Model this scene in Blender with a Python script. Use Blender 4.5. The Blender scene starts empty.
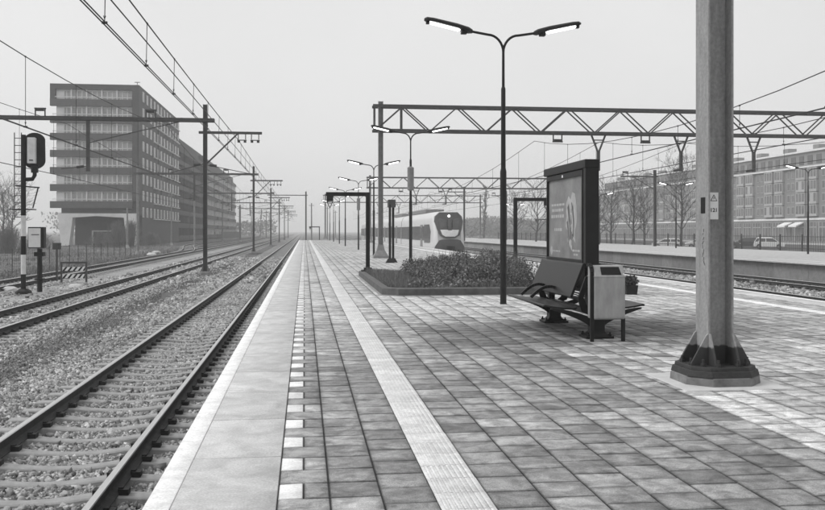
import bpy, math, random
import numpy as np
from mathutils import Vector, Matrix

S = bpy.context.scene
COL = S.collection
R = math.radians

# ------------------------------------------------------------------ camera
cam_d = bpy.data.cameras.new('camera')
cam_d.sensor_width = 36.0
cam_d.lens = 885.0 / 825.0 * 36.0
cam_d.shift_y = -24.0 / 825.0
cam_d.clip_start = 0.1
cam_d.clip_end = 6000
cam = bpy.data.objects.new('camera', cam_d)
cam.location = (0, 0, 1.5)
cam.rotation_euler = (R(90), 0, R(-6.96))
COL.objects.link(cam)
S.camera = cam

# ------------------------------------------------------------------ sky and sun (overcast, foggy)
SUN_EL, SUN_AZ = R(48), R(278)
w = bpy.data.worlds.new("World")
S.world = w
w.use_nodes = True
nt = w.node_tree
nt.nodes.clear()
sky = nt.nodes.new('ShaderNodeTexSky')
sky.sky_type = 'NISHITA'
sky.sun_disc = False
sky.sun_elevation = SUN_EL
sky.sun_rotation = SUN_AZ
sky.dust_density = 6.0
bw = nt.nodes.new('ShaderNodeRGBToBW')
cloud = nt.nodes.new('ShaderNodeMix')          # the cloud deck evens the sky out
cloud.data_type = 'FLOAT'
cloud.inputs[0].default_value = 0.72
cloud.inputs[3].default_value = 7.6
bg = nt.nodes.new('ShaderNodeBackground')
bg.inputs[1].default_value = 0.1
out = nt.nodes.new('ShaderNodeOutputWorld')
nt.links.new(sky.outputs[0], bw.inputs[0])
nt.links.new(bw.outputs[0], cloud.inputs[2])
wn = nt.nodes.new('ShaderNodeTexNoise')
wn.inputs['Scale'].default_value = 1.6
wn.inputs['Detail'].default_value = 4
wc = nt.nodes.new('ShaderNodeTexCoord')
wr = nt.nodes.new('ShaderNodeMapRange')
wr.inputs[1].default_value, wr.inputs[2].default_value = 0.3, 0.7
wr.inputs[3].default_value, wr.inputs[4].default_value = 0.93, 1.06
wm = nt.nodes.new('ShaderNodeMath')
wm.operation = 'MULTIPLY'
nt.links.new(wc.outputs['Generated'], wn.inputs['Vector'])
nt.links.new(wn.outputs[0], wr.inputs[0])
nt.links.new(cloud.outputs[0], wm.inputs[0])
nt.links.new(wr.outputs[0], wm.inputs[1])
nt.links.new(wm.outputs[0], bg.inputs[0])
nt.links.new(bg.outputs[0], out.inputs[0])

sun_d = bpy.data.lights.new('sun', 'SUN')
sun_d.energy = 1.15
sun_d.angle = R(25)
sun_d.color = (1, 1, 1)
sun = bpy.data.objects.new('sun', sun_d)
sdir = Vector((math.sin(SUN_AZ) * math.cos(SUN_EL), math.cos(SUN_AZ) * math.cos(SUN_EL), math.sin(SUN_EL)))
sun.rotation_euler = sdir.to_track_quat('Z', 'Y').to_euler()
sun.location = (0, 0, 60)
COL.objects.link(sun)

S.view_settings.view_transform = 'Standard'
S.view_settings.look = 'None'
S.view_settings.gamma = 1.0
S.view_settings.use_curve_mapping = False
S.view_settings.exposure = 0.38
S.cycles.use_denoising = True
S.cycles.volume_bounces = 1
S.cycles.max_bounces = 6
S.cycles.diffuse_bounces = 3

HAZE_DENSITY = 0.0010


# ------------------------------------------------------------------ materials
def nodes_of(name):
    m = bpy.data.materials.new(name)
    m.use_nodes = True
    t = m.node_tree
    b = t.nodes['Principled BSDF']
    return m, t, b


def mat(name, v, rough=0.7, var=0.25, scale=6.0, bump=0.0, metal=0.0, stretch=None, bscale=None, spec=0.35):
    """a grey material with two octaves of mottling and an optional bump"""
    m, t, b = nodes_of(name)
    N, L = t.nodes, t.links
    tc = N.new('ShaderNodeTexCoord')
    src = tc.outputs['Object']
    if stretch:
        mp = N.new('ShaderNodeMapping')
        mp.inputs['Scale'].default_value = stretch
        L.new(src, mp.inputs[0])
        src = mp.outputs[0]
    n1 = N.new('ShaderNodeTexNoise')
    n1.inputs['Scale'].default_value = scale
    n1.inputs['Detail'].default_value = 6
    n1.inputs['Roughness'].default_value = 0.65
    L.new(src, n1.inputs['Vector'])
    r = N.new('ShaderNodeMapRange')
    r.inputs[1].default_value = 0.25
    r.inputs[2].default_value = 0.75
    r.inputs[3].default_value = v * (1 - var)
    r.inputs[4].default_value = v * (1 + var)
    L.new(n1.outputs[0], r.inputs[0])
    L.new(r.outputs[0], b.inputs['Base Color'])
    b.inputs['Roughness'].default_value = rough
    b.inputs['Metallic'].default_value = metal
    b.inputs['Specular IOR Level'].default_value = spec
    if bump:
        n2 = N.new('ShaderNodeTexNoise')
        n2.inputs['Scale'].default_value = bscale or scale * 6
        n2.inputs['Detail'].default_value = 4
        L.new(src, n2.inputs['Vector'])
        bp = N.new('ShaderNodeBump')
        bp.inputs['Strength'].default_value = bump
        bp.inputs['Distance'].default_value = 0.01
        L.new(n2.outputs[0], bp.inputs['Height'])
        L.new(bp.outputs[0], b.inputs['Normal'])
    return m


def tint_mat(name, attr='tint', rough=0.75, fine=60.0, var=0.3, blot=3.0, bump=0.25, edge=0.0, lo=0.36, hi=0.64):
    """colour from a per-face number of the mesh, with grain and worn blotches"""
    m, t, b = nodes_of(name)
    N, L = t.nodes, t.links
    at = N.new('ShaderNodeAttribute')
    at.attribute_name = attr
    tc = N.new('ShaderNodeTexCoord')
    n1 = N.new('ShaderNodeTexNoise')
    n1.inputs['Scale'].default_value = fine
    n1.inputs['Detail'].default_value = 5
    n2 = N.new('ShaderNodeTexNoise')
    n2.inputs['Scale'].default_value = blot
    n2.inputs['Detail'].default_value = 7
    n2.inputs['Roughness'].default_value = 0.7
    n2.inputs['Distortion'].default_value = 0.6
    for n in (n1, n2):
        L.new(tc.outputs['Object'], n.inputs['Vector'])
    ra = N.new('ShaderNodeMapRange')
    ra.inputs[1].default_value, ra.inputs[2].default_value = lo, hi
    ra.inputs[3].default_value, ra.inputs[4].default_value = 1 - var * 0.6, 1 + var * 0.6
    rb = N.new('ShaderNodeMapRange')
    rb.inputs[1].default_value, rb.inputs[2].default_value = lo, hi
    rb.inputs[3].default_value, rb.inputs[4].default_value = 1 - var, 1 + var * 0.7
    L.new(n1.outputs[0], ra.inputs[0])
    L.new(n2.outputs[0], rb.inputs[0])
    m1 = N.new('ShaderNodeMath'); m1.operation = 'MULTIPLY'
    m2 = N.new('ShaderNodeMath'); m2.operation = 'MULTIPLY'
    L.new(at.outputs['Fac'], m1.inputs[0]); L.new(ra.outputs[0], m1.inputs[1])
    L.new(m1.outputs[0], m2.inputs[0]); L.new(rb.outputs[0], m2.inputs[1])
    res = m2.outputs[0]
    if edge:
        # dirt worked in from the joints of each block, with a ragged border of its own
        uv = N.new('ShaderNodeAttribute'); uv.attribute_name = 'block'
        sx = N.new('ShaderNodeSeparateXYZ')
        L.new(uv.outputs['Vector'], sx.inputs[0])

        def fold(o):
            a = N.new('ShaderNodeMath'); a.operation = 'SUBTRACT'; a.inputs[1].default_value = 0.5
            L.new(o, a.inputs[0])
            c = N.new('ShaderNodeMath'); c.operation = 'ABSOLUTE'
            L.new(a.outputs[0], c.inputs[0])
            return c.outputs[0]
        mxm = N.new('ShaderNodeMath'); mxm.operation = 'SMOOTH_MAX'; mxm.inputs[2].default_value = 0.12
        L.new(fold(sx.outputs[0]), mxm.inputs[0]); L.new(fold(sx.outputs[1]), mxm.inputs[1])
        n4 = N.new('ShaderNodeTexNoise')
        n4.inputs['Scale'].default_value = 5.5
        n4.inputs['Detail'].default_value = 5
        L.new(tc.outputs['Object'], n4.inputs['Vector'])
        ad = N.new('ShaderNodeMath'); ad.operation = 'MULTIPLY_ADD'
        ad.inputs[1].default_value = 0.55
        L.new(n4.outputs[0], ad.inputs[0]); L.new(mxm.outputs[0], ad.inputs[2])
        re_ = N.new('ShaderNodeMapRange')
        re_.interpolation_type = 'SMOOTHSTEP'
        re_.inputs[1].default_value, re_.inputs[2].default_value = 0.64, 0.86
        re_.inputs[3].default_value, re_.inputs[4].default_value = 1.0, 1.0 - edge
        L.new(ad.outputs[0], re_.inputs[0])
        m3 = N.new('ShaderNodeMath'); m3.operation = 'MULTIPLY'
        L.new(res, m3.inputs[0]); L.new(re_.outputs[0], m3.inputs[1])
        res = m3.outputs[0]
        # smeared damp stains drawn out across the platform, and trodden chewing gum
        mp = N.new('ShaderNodeMapping')
        mp.inputs['Scale'].default_value = (1.3, 3.6, 1.0)
        L.new(tc.outputs['Object'], mp.inputs[0])
        n5 = N.new('ShaderNodeTexNoise')
        n5.inputs['Scale'].default_value = 1.0
        n5.inputs['Detail'].default_value = 9
        n5.inputs['Roughness'].default_value = 0.68
        n5.inputs['Distortion'].default_value = 0.8
        L.new(mp.outputs[0], n5.inputs['Vector'])
        r5 = N.new('ShaderNodeMapRange')
        r5.inputs[1].default_value, r5.inputs[2].default_value = 0.50, 0.62
        r5.inputs[3].default_value, r5.inputs[4].default_value = 1.04, 0.72
        L.new(n5.outputs[0], r5.inputs[0])
        vo = N.new('ShaderNodeTexVoronoi')
        vo.inputs['Scale'].default_value = 2.3
        L.new(tc.outputs['Object'], vo.inputs['Vector'])
        r6 = N.new('ShaderNodeMapRange')
        r6.inputs[1].default_value, r6.inputs[2].default_value = 0.035, 0.06
        r6.inputs[3].default_value, r6.inputs[4].default_value = 0.6, 1.0
        L.new(vo.outputs['Distance'], r6.inputs[0])
        for sk in (r5.outputs[0], r6.outputs[0]):
            m4 = N.new('ShaderNodeMath'); m4.operation = 'MULTIPLY'
            L.new(res, m4.inputs[0]); L.new(sk, m4.inputs[1])
            res = m4.outputs[0]
    L.new(res, b.inputs['Base Color'])
    rr = N.new('ShaderNodeMapRange')
    rr.inputs[1].default_value, rr.inputs[2].default_value = 0.3, 0.7
    rr.inputs[3].default_value, rr.inputs[4].default_value = rough - 0.15, rough + 0.12
    L.new(n2.outputs[0], rr.inputs[0])
    L.new(rr.outputs[0], b.inputs['Roughness'])
    b.inputs['Specular IOR Level'].default_value = 0.35
    if bump:
        bp = N.new('ShaderNodeBump')
        bp.inputs['Strength'].default_value = bump
        bp.inputs['Distance'].default_value = 0.004
        L.new(n1.outputs[0], bp.inputs['Height'])
        L.new(bp.outputs[0], b.inputs['Normal'])
    return m


def emit(name, s):
    m, t, b = nodes_of(name)
    b.inputs['Base Color'].default_value = (0.9, 0.9, 0.9, 1)
    b.inputs['Emission Color'].default_value = (1, 1, 1, 1)
    b.inputs['Emission Strength'].default_value = s
    return m


def gravel_mat(name, lo, hi, cell=24.0, bump=0.9, dist=0.03):
    m, t, b = nodes_of(name)
    N, L = t.nodes, t.links
    tc = N.new('ShaderNodeTexCoord')
    vo = N.new('ShaderNodeTexVoronoi')
    vo.inputs['Scale'].default_value = cell
    no = N.new('ShaderNodeTexNoise')
    no.inputs['Scale'].default_value = 0.8
    no.inputs['Detail'].default_value = 5
    L.new(tc.outputs['Object'], vo.inputs['Vector'])
    L.new(tc.outputs['Object'], no.inputs['Vector'])
    g = N.new('ShaderNodeRGBToBW')
    L.new(vo.outputs['Color'], g.inputs[0])
    r = N.new('ShaderNodeMapRange')
    r.inputs[1].default_value, r.inputs[2].default_value = 0.15, 0.85
    r.inputs[3].default_value, r.inputs[4].default_value = lo, hi
    L.new(g.outputs[0], r.inputs[0])
    r2 = N.new('ShaderNodeMapRange')
    r2.inputs[1].default_value, r2.inputs[2].default_value = 0.3, 0.7
    r2.inputs[3].default_value, r2.inputs[4].default_value = 0.7, 1.25
    L.new(no.outputs[0], r2.inputs[0])
    mu = N.new('ShaderNodeMath'); mu.operation = 'MULTIPLY'
    L.new(r.outputs[0], mu.inputs[0]); L.new(r2.outputs[0], mu.inputs[1])
    L.new(mu.outputs[0], b.inputs['Base Color'])
    b.inputs['Roughness'].default_value = 0.9
    b.inputs['Specular IOR Level'].default_value = 0.2
    bp = N.new('ShaderNodeBump')
    bp.inputs['Strength'].default_value = bump
    bp.inputs['Distance'].default_value = dist
    bp.invert = True
    L.new(vo.outputs['Distance'], bp.inputs['Height'])
    L.new(bp.outputs[0], b.inputs['Normal'])
    return m


def column_mat(name):
    """galvanised steel with runs of dirt; black bitumen with a ragged top edge at the foot"""
    m, t, b = nodes_of(name)
    N, L = t.nodes, t.links
    tc = N.new('ShaderNodeTexCoord')
    mp = N.new('ShaderNodeMapping')
    mp.inputs['Scale'].default_value = (9, 9, 2.2)
    L.new(tc.outputs['Object'], mp.inputs[0])
    n1 = N.new('ShaderNodeTexNoise')
    n1.inputs['Scale'].default_value = 1.5
    n1.inputs['Detail'].default_value = 8
    n1.inputs['Roughness'].default_value = 0.7
    L.new(mp.outputs[0], n1.inputs['Vector'])
    n2 = N.new('ShaderNodeTexNoise')
    n2.inputs['Scale'].default_value = 30
    n2.inputs['Detail'].default_value = 6
    L.new(tc.outputs['Object'], n2.inputs['Vector'])
    r = N.new('ShaderNodeMapRange')
    r.inputs[1].default_value, r.inputs[2].default_value = 0.3, 0.7
    r.inputs[3].default_value, r.inputs[4].default_value = 0.21, 0.33
    L.new(n1.outputs[0], r.inputs[0])
    r2 = N.new('ShaderNodeMapRange')
    r2.inputs[1].default_value, r2.inputs[2].default_value = 0.3, 0.7
    r2.inputs[3].default_value, r2.inputs[4].default_value = 0.84, 1.14
    L.new(n2.outputs[0], r2.inputs[0])
    mu = N.new('ShaderNodeMath'); mu.operation = 'MULTIPLY'
    L.new(r.outputs[0], mu.inputs[0]); L.new(r2.outputs[0], mu.inputs[1])
    sx = N.new('ShaderNodeSeparateXYZ')
    L.new(tc.outputs['Object'], sx.inputs[0])
    n3 = N.new('ShaderNodeTexNoise')
    n3.inputs['Scale'].default_value = 9
    L.new(tc.outputs['Object'], n3.inputs['Vector'])
    mz = N.new('ShaderNodeMath'); mz.operation = 'MULTIPLY_ADD'
    mz.inputs[1].default_value = 0.07
    L.new(n3.outputs[0], mz.inputs[0]); L.new(sx.outputs[2], mz.inputs[2])
    st = N.new('ShaderNodeMapRange')
    st.inputs[1].default_value, st.inputs[2].default_value = 0.385, 0.40
    L.new(mz.outputs[0], st.inputs[0])
    mx = N.new('ShaderNodeMix'); mx.data_type = 'FLOAT'
    mx.inputs[2].default_value = 0.035
    L.new(st.outputs[0], mx.inputs[0]); L.new(mu.outputs[0], mx.inputs[3])
    L.new(mx.outputs[0], b.inputs['Base Color'])
    b.inputs['Roughness'].default_value = 0.6
    b.inputs['Metallic'].default_value = 0.0
    bp = N.new('ShaderNodeBump')
    bp.inputs['Strength'].default_value = 0.3
    bp.inputs['Distance'].default_value = 0.004
    L.new(n2.outputs[0], bp.inputs['Height'])
    L.new(bp.outputs[0], b.inputs['Normal'])
    return m


M = dict(
    black=mat('black_paint', 0.010, 0.5, 0.3, 8, 0.05, spec=0.2),
    anthracite=mat('anthracite_paint', 0.013, 0.45, 0.3, 5, 0.03, spec=0.22),
    seat=mat('perforated_steel', 0.018, 0.42, 0.25, 60, 0.15, bscale=220, spec=0.3),
    panel=mat('frame_paint', 0.016, 0.42, 0.3, 4, 0.03, spec=0.22),
    galv=mat('galvanised_steel', 0.2, 0.55, 0.3, 5, 0.1),
    galv_dark=mat('weathered_steel', 0.06, 0.6, 0.35, 4, 0.1),
    wire=mat('copper_wire', 0.04, 0.6, 0.2, 3),
    insul=mat('insulator_glaze', 0.04, 0.3, 0.2, 10),
    column=column_mat('column_steel'),
    concrete=mat('concrete', 0.42, 0.85, 0.3, 3.5, 0.25, bscale=50),
    concrete_dark=mat('dark_concrete', 0.2, 0.9, 0.35, 2.0, 0.3, bscale=40),
    pale_concrete=mat('pale_concrete', 0.52, 0.85, 0.15, 5, 0.2, bscale=60),
    white=mat('white_paint', 0.8, 0.6, 0.08, 5, 0.06),
    offwhite=mat('weathered_white_paint', 0.66, 0.55, 0.15, 4, 0.05),
    bin=mat('bin_steel', 0.34, 0.42, 0.28, 7, 0.06, metal=0.35, stretch=(1, 1, 0.35)),
    dark=mat('dark_hole', 0.008, 0.8, 0.1, 3),
    rust=mat('rail_rust', 0.036, 0.75, 0.4, 14, 0.3),
    steel=mat('rail_head_steel', 0.62, 0.38, 0.15, 20, 0.05, metal=0.75, stretch=(8, 0.3, 8)),
    sleeper=mat('sleeper_concrete', 0.31, 0.9, 0.3, 6, 0.4, bscale=60),
    clip=mat('rail_clip', 0.02, 0.7, 0.3, 20),
    earth=mat('earth', 0.13, 0.95, 0.5, 0.25, 0.5, bscale=3),
    soil=mat('soil', 0.095, 0.95, 0.4, 6, 0.6, bscale=30),
    path=gravel_mat('fine_gravel', 0.2, 0.4, 40, 0.5, 0.01),
    ballast=gravel_mat('ballast_gravel', 0.07, 0.44, 19, 1.0, 0.06),
    asphalt=mat('asphalt', 0.06, 0.9, 0.3, 2, 0.2, bscale=60),
    stone=tint_mat('ballast_stone', rough=0.9, fine=40, var=0.3, blot=15, bump=0.2),
    paver=tint_mat('paver', rough=0.74, fine=130, var=0.4, blot=7, bump=0.45, edge=0.4, lo=0.38, hi=0.62),
    slab=tint_mat('slab', rough=0.8, fine=70, var=0.2, blot=3.5, bump=0.25),
    lines=tint_mat('line_paint', rough=0.7, fine=60, var=0.17, blot=6, bump=0.25),
    leaf=tint_mat('leaf', rough=0.6, fine=20, var=0.25, blot=3, bump=0),
    kerb=mat('kerb_stone', 0.10, 0.85, 0.4, 5, 0.35, bscale=50),
    kerb_light=mat('kerb_base', 0.3, 0.85, 0.3, 5, 0.3, bscale=50),
    brick=mat('dark_brick', 0.075, 0.85, 0.15, 2, 0),
    brick_mid=mat('mid_brick', 0.21, 0.85, 0.18, 0.6, 0),
    bay=mat('bay_frame', 0.4, 0.7, 0.12, 0.5, 0),
    facade=mat('facade_panel', 0.74, 0.7, 0.15, 0.5, 0),
    roof=mat('roof_tile', 0.12, 0.8, 0.2, 1, 0),
    glass=mat('window_glass', 0.05, 0.12, 0.4, 0.4, 0, spec=0.8),
    glass_pale=mat('curtained_glass', 0.42, 0.25, 0.5, 0.35, 0, spec=0.8),
    bark=mat('bark', 0.075, 0.95, 0.3, 8, 0.4),
    band=mat('balcony_brick', 0.10, 0.85, 0.2, 1.2, 0),
    glass_far=mat('shop_glass', 0.13, 0.2, 0.5, 0.4, 0, spec=0.6),
    plinth=mat('stained_concrete', 0.17, 0.9, 0.45, 6, 0.4, bscale=40),
    dry_twig=mat('dry_twig', 0.15, 0.95, 0.3, 4, 0),
    twig=mat('twig', 0.085, 0.95, 0.3, 4, 0),
    train=mat('train_paint', 0.6, 0.3, 0.06, 1.0, 0, spec=0.6),
    mask=mat('train_mask_paint', 0.05, 0.3, 0.15, 1, 0, spec=0.5),
    train_dark=mat('train_dark_paint', 0.05, 0.25, 0.15, 1, 0, spec=0.7),
    poster=mat('poster_paper', 0.2, 0.35, 0.5, 2.2, 0, spec=0.5),
    poster_pale=mat('poster_print_pale', 0.38, 0.35, 0.3, 9, 0, spec=0.5),
    poster_dark=mat('poster_print_dark', 0.09, 0.35, 0.3, 9, 0, spec=0.5),
    poster_text=mat('poster_print_text', 0.42, 0.35, 0.15, 40, 0, spec=0.5),
    carwhite=mat('white_car_paint', 0.75, 0.25, 0.04, 1, 0, spec=0.6),
    cardark=mat('dark_car_paint', 0.05, 0.25, 0.1, 1, 0, spec=0.6),
    tyre=mat('tyre_rubber', 0.025, 0.8, 0.2, 10),
    tube=emit('lit_tube', 4.0),
    headlight=emit('lit_headlight', 3.0),
    joint=mat('joint_sand', 0.03, 0.95, 0.4, 12, 0.3),
)


# ------------------------------------------------------------------ mesh builder
class MB:
    def __init__(self):
        self.v, self.f, self.mi = [], [], []

    def add(self, vs, fs, mi=0):
        o = len(self.v)
        self.v.extend([tuple(p) for p in vs])
        for q in fs:
            self.f.append(tuple(i + o for i in q))
            self.mi.append(mi)
        return self

    def box(self, x0, x1, y0, y1, z0, z1, mi=0):
        vs = [(x, y, z) for x in (x0, x1) for y in (y0, y1) for z in (z0, z1)]
        return self.add(vs, [(0, 1, 3, 2), (4, 6, 7, 5), (0, 4, 5, 1), (2, 3, 7, 6), (0, 2, 6, 4), (1, 5, 7, 3)], mi)

    def bar(self, a, b, wd, ht=None, mi=0, up=(0, 0, 1)):
        a, b = Vector(a), Vector(b)
        d = (b - a).normalized()
        u = Vector(up)
        if abs(d.dot(u)) > 0.98:
            u = Vector((0, 1, 0))
        s = d.cross(u).normalized()
        u = s.cross(d).normalized()
        ht = ht or wd
        s = s * wd / 2
        u = u * ht / 2
        vs = [a - s - u, a + s - u, a + s + u, a - s + u, b - s - u, b + s - u, b + s + u, b - s + u]
        return self.add(vs, [(3, 2, 1, 0), (4, 5, 6, 7), (0, 1, 5, 4), (1, 2, 6, 5), (2, 3, 7, 6), (3, 0, 4, 7)], mi)

    def tube(self, pts, r, n=8, mi=0):
        pts = [Vector(p) for p in pts]
        k = len(pts)
        rs = r if isinstance(r, (list, tuple)) else [r] * k
        vs, fs = [], []
        ref = Vector((0, 0, 1))
        d0 = (pts[1] - pts[0]).normalized()
        if abs(d0.dot(ref)) > 0.9:
            ref = Vector((0, 1, 0))
        for i, p in enumerate(pts):
            d = (pts[min(i + 1, k - 1)] - pts[max(i - 1, 0)])
            d.normalize()
            s = d.cross(ref)
            if s.length < 1e-4:
                s = d.cross(Vector((1, 0, 0)))
            s.normalize()
            u = s.cross(d)
            for j in range(n):
                a = 2 * math.pi * j / n
                vs.append(p + (s * math.cos(a) + u * math.sin(a)) * rs[i])
        for i in range(k - 1):
            for j in range(n):
                j2 = (j + 1) % n
                fs.append((i * n + j, i * n + j2, (i + 1) * n + j2, (i + 1) * n + j))
        fs.append(tuple(reversed(range(n))))
        fs.append(tuple(range((k - 1) * n, k * n)))
        return self.add(vs, fs, mi)

    def prism(self, poly, axis, a, b, mi=0):
        """poly: 2-D outline; axis 'x' -> (y,z), 'y' -> (x,z), 'z' -> (x,y)"""
        n = len(poly)

        def P(p, t):
            return {'x': (t, p[0], p[1]), 'y': (p[0], t, p[1]), 'z': (p[0], p[1], t)}[axis]
        vs = [P(p, a) for p in poly] + [P(p, b) for p in poly]
        fs = [tuple(range(n)), tuple(reversed(range(n, 2 * n)))]
        fs += [(i, i + n, (i + 1) % n + n, (i + 1) % n) for i in range(n)]
        return self.add(vs, fs, mi)

    def lathe(self, prof, n=24, c=(0, 0), mi=0):
        vs, fs = [], []
        for (r, z) in prof:
            for j in range(n):
                a = 2 * math.pi * j / n
                vs.append((c[0] + r * math.cos(a), c[1] + r * math.sin(a), z))
        for i in range(len(prof) - 1):
            for j in range(n):
                j2 = (j + 1) % n
                fs.append((i * n + j, i * n + j2, (i + 1) * n + j2, (i + 1) * n + j))
        fs.append(tuple(reversed(range(n))))
        fs.append(tuple(range((len(prof) - 1) * n, len(prof) * n)))
        return self.add(vs, fs, mi)

    def loft(self, rings, mi=0, cap=True):
        n = len(rings[0])
        vs = [p for r in rings for p in r]
        fs = []
        for i in range(len(rings) - 1):
            for j in range(n):
                j2 = (j + 1) % n
                fs.append((i * n + j, i * n + j2, (i + 1) * n + j2, (i + 1) * n + j))
        if cap:
            fs.append(tuple(reversed(range(n))))
            fs.append(tuple(range((len(rings) - 1) * n, len(rings) * n)))
        return self.add(vs, fs, mi)

    def build(self, name, mats, parent=None, smooth=False, bevel=0.0, fix=True):
        me = bpy.data.meshes.new(name)
        me.from_pydata(self.v, [], self.f)
        if not isinstance(mats, (list, tuple)):
            mats = [mats]
        for m in mats:
            me.materials.append(M[m] if isinstance(m, str) else m)
        if len(mats) > 1:
            me.polygons.foreach_set('material_index', self.mi)
        if fix and len(self.f) < 60000:
            import bmesh
            b = bmesh.new()
            b.from_mesh(me)
            bmesh.ops.recalc_face_normals(b, faces=b.faces)
            b.to_mesh(me)
            b.free()
        if smooth:
            me.polygons.foreach_set('use_smooth', [True] * len(me.polygons))
        me.update()
        o = bpy.data.objects.new(name, me)
        COL.objects.link(o)
        if smooth:
            md = o.modifiers.new('split', 'EDGE_SPLIT')
            md.split_angle = R(40)
        if bevel:
            bv = o.modifiers.new('bevel', 'BEVEL')
            bv.width = bevel
            bv.segments = 2
            bv.limit_method = 'ANGLE'
            bv.angle_limit = R(40)
        if parent:
            o.parent = parent
        return o


def tag(o, label=None, cat=None, group=None, kind=None):
    if label: o['label'] = label
    if cat: o['category'] = cat
    if group: o['group'] = group
    if kind: o['kind'] = kind
    return o


def thing(name, loc, label, cat, group=None, rz=0.0):
    o = bpy.data.objects.new(name, None)
    o.empty_display_size = 0.2
    o.location = loc
    o.rotation_euler = (0, 0, rz)
    COL.objects.link(o)
    return tag(o, label, cat, group)


KIDS = {}


def copy_tree(o, parent=None):
    c = o.copy()
    COL.objects.link(c)
    if parent is not None:
        c.parent = parent
    for ch in list(o.children):
        copy_tree(ch, c)
    return c


def clone(o, loc, label, rz=None):
    c = copy_tree(o)
    c.location = loc
    if rz is not None:
        c.rotation_euler = (0, 0, rz)
    c['label'] = label
    return c


def struct(mb, name, mats, **k):
    return tag(mb.build(name, mats, **k), kind='structure')


def np_mesh(name, V, F, material, tint=None, parent=None):
    """mesh from numpy arrays; F has one row per face; tint: one number per face"""
    me = bpy.data.meshes.new(name)
    nf, k = F.shape
    me.vertices.add(len(V))
    me.vertices.foreach_set('co', V.astype(np.float32).ravel())
    me.loops.add(nf * k)
    me.loops.foreach_set('vertex_index', F.astype(np.int32).ravel())
    me.polygons.add(nf)
    me.polygons.foreach_set('loop_start', np.arange(0, nf * k, k, dtype=np.int32))
    me.update(calc_edges=True)
    if tint is not None:
        a = me.attributes.new('tint', 'FLOAT', 'FACE')
        a.data.foreach_set('value', tint.astype(np.float32))
    me.materials.append(M[material])
    o = bpy.data.objects.new(name, me)
    COL.objects.link(o)
    if parent: o.parent = parent
    return o


rng = np.random.default_rng(7)
random.seed(11)


def vnoise(x, y, seed=0):
    """smooth value noise on arrays, 0..1"""
    xi, yi = np.floor(x).astype(int), np.floor(y).astype(int)
    fx, fy = x - xi, y - yi
    fx, fy = fx * fx * (3 - 2 * fx), fy * fy * (3 - 2 * fy)

    def h(a, b):
        s = np.sin(a * 127.1 + b * 311.7 + seed * 74.7) * 43758.5453
        return s - np.floor(s)
    return (h(xi, yi) * (1 - fx) + h(xi + 1, yi) * fx) * (1 - fy) + (h(xi, yi + 1) * (1 - fx) + h(xi + 1, yi + 1) * fx) * fy


# ================================================================== GROUND
g = MB()
g.add([(-1500, -300, -1.25), (1500, -300, -1.25), (1500, 2400, -1.25), (-1500, 2400, -1.25)], [(0, 1, 2, 3)])
struct(g, 'ground', 'earth')

# meadow left of the tracks, ballast formation and the track bed between the platforms
def strip(name, prof, y0, y1, material, step=3.0, jitter=0.0):
    ys = np.arange(y0, y1 + 0.01, step)
    n = len(prof)
    V, F = [], []
    for i, yy in enumerate(ys):
        for (x, z) in prof:
            V.append((x, yy, z + (random.uniform(-jitter, jitter) if jitter else 0)))
    for i in range(len(ys) - 1):
        for j in range(n - 1):
            a = i * n + j
            F.append((a, a + 1, a + n + 1, a + n))
    o = np_mesh(name, np.array(V), np.array(F), material)
    return tag(o, kind='structure')


strip('meadow', [(-160, -1.1), (-60, -1.04), (-30, -1.04), (-22, -1.03), (-16.2, -1.03)], -20, 700, 'earth', 6, 0.03)
strip('ballast_bed', [(-26, -1.22), (-17.2, -1.10), (-14.4, -0.985), (-11.6, -0.985), (-11.3, -0.965), (-9.8, -0.975), (-9.4, -0.955),
                      (-9.15, -0.99), (-6.4, -0.99), (-6.3, -0.965), (-5.9, -1.0), (-5.6, -1.02), (-5.1, -1.02), (-4.5, -0.985), (-4.0, -0.955), (-3.8, -0.995), (-1.2, -0.995), (-0.6, -1.0)],
      -20, 900, 'ballast', 3, 0.008)
strip('ballast_bed', [(10.9, -1.0), (11.2, -0.96), (14.4, -0.955), (15.0, -0.955), (18.2, -0.955), (19.4, -1.0), (20.0, -0.955), (23.4, -0.955)],
      -20, 900, 'ballast', 3, 0.008)
strip('service_path', [(-11.15, -0.955), (-10.5, -0.945), (-9.9, -0.955)], -20, 260, 'path', 4, 0.005)
strip('soil_strip', [(-6.0, -0.995), (-5.7, -0.99), (-5.35, -0.985), (-5.0, -0.99), (-4.75, -0.995)], -20, 160, 'soil', 1.0, 0.012)

# ================================================================== PLATFORM
PX0, PX1, PY0, PY1 = -0.87, 11.05, -4.0, 147.0
p = MB()
p.box(PX0 + 0.18, PX1 - 0.18, PY0, PY1 - 0.1, -1.15, -0.0075)
struct(p, 'platform', 'joint')


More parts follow.
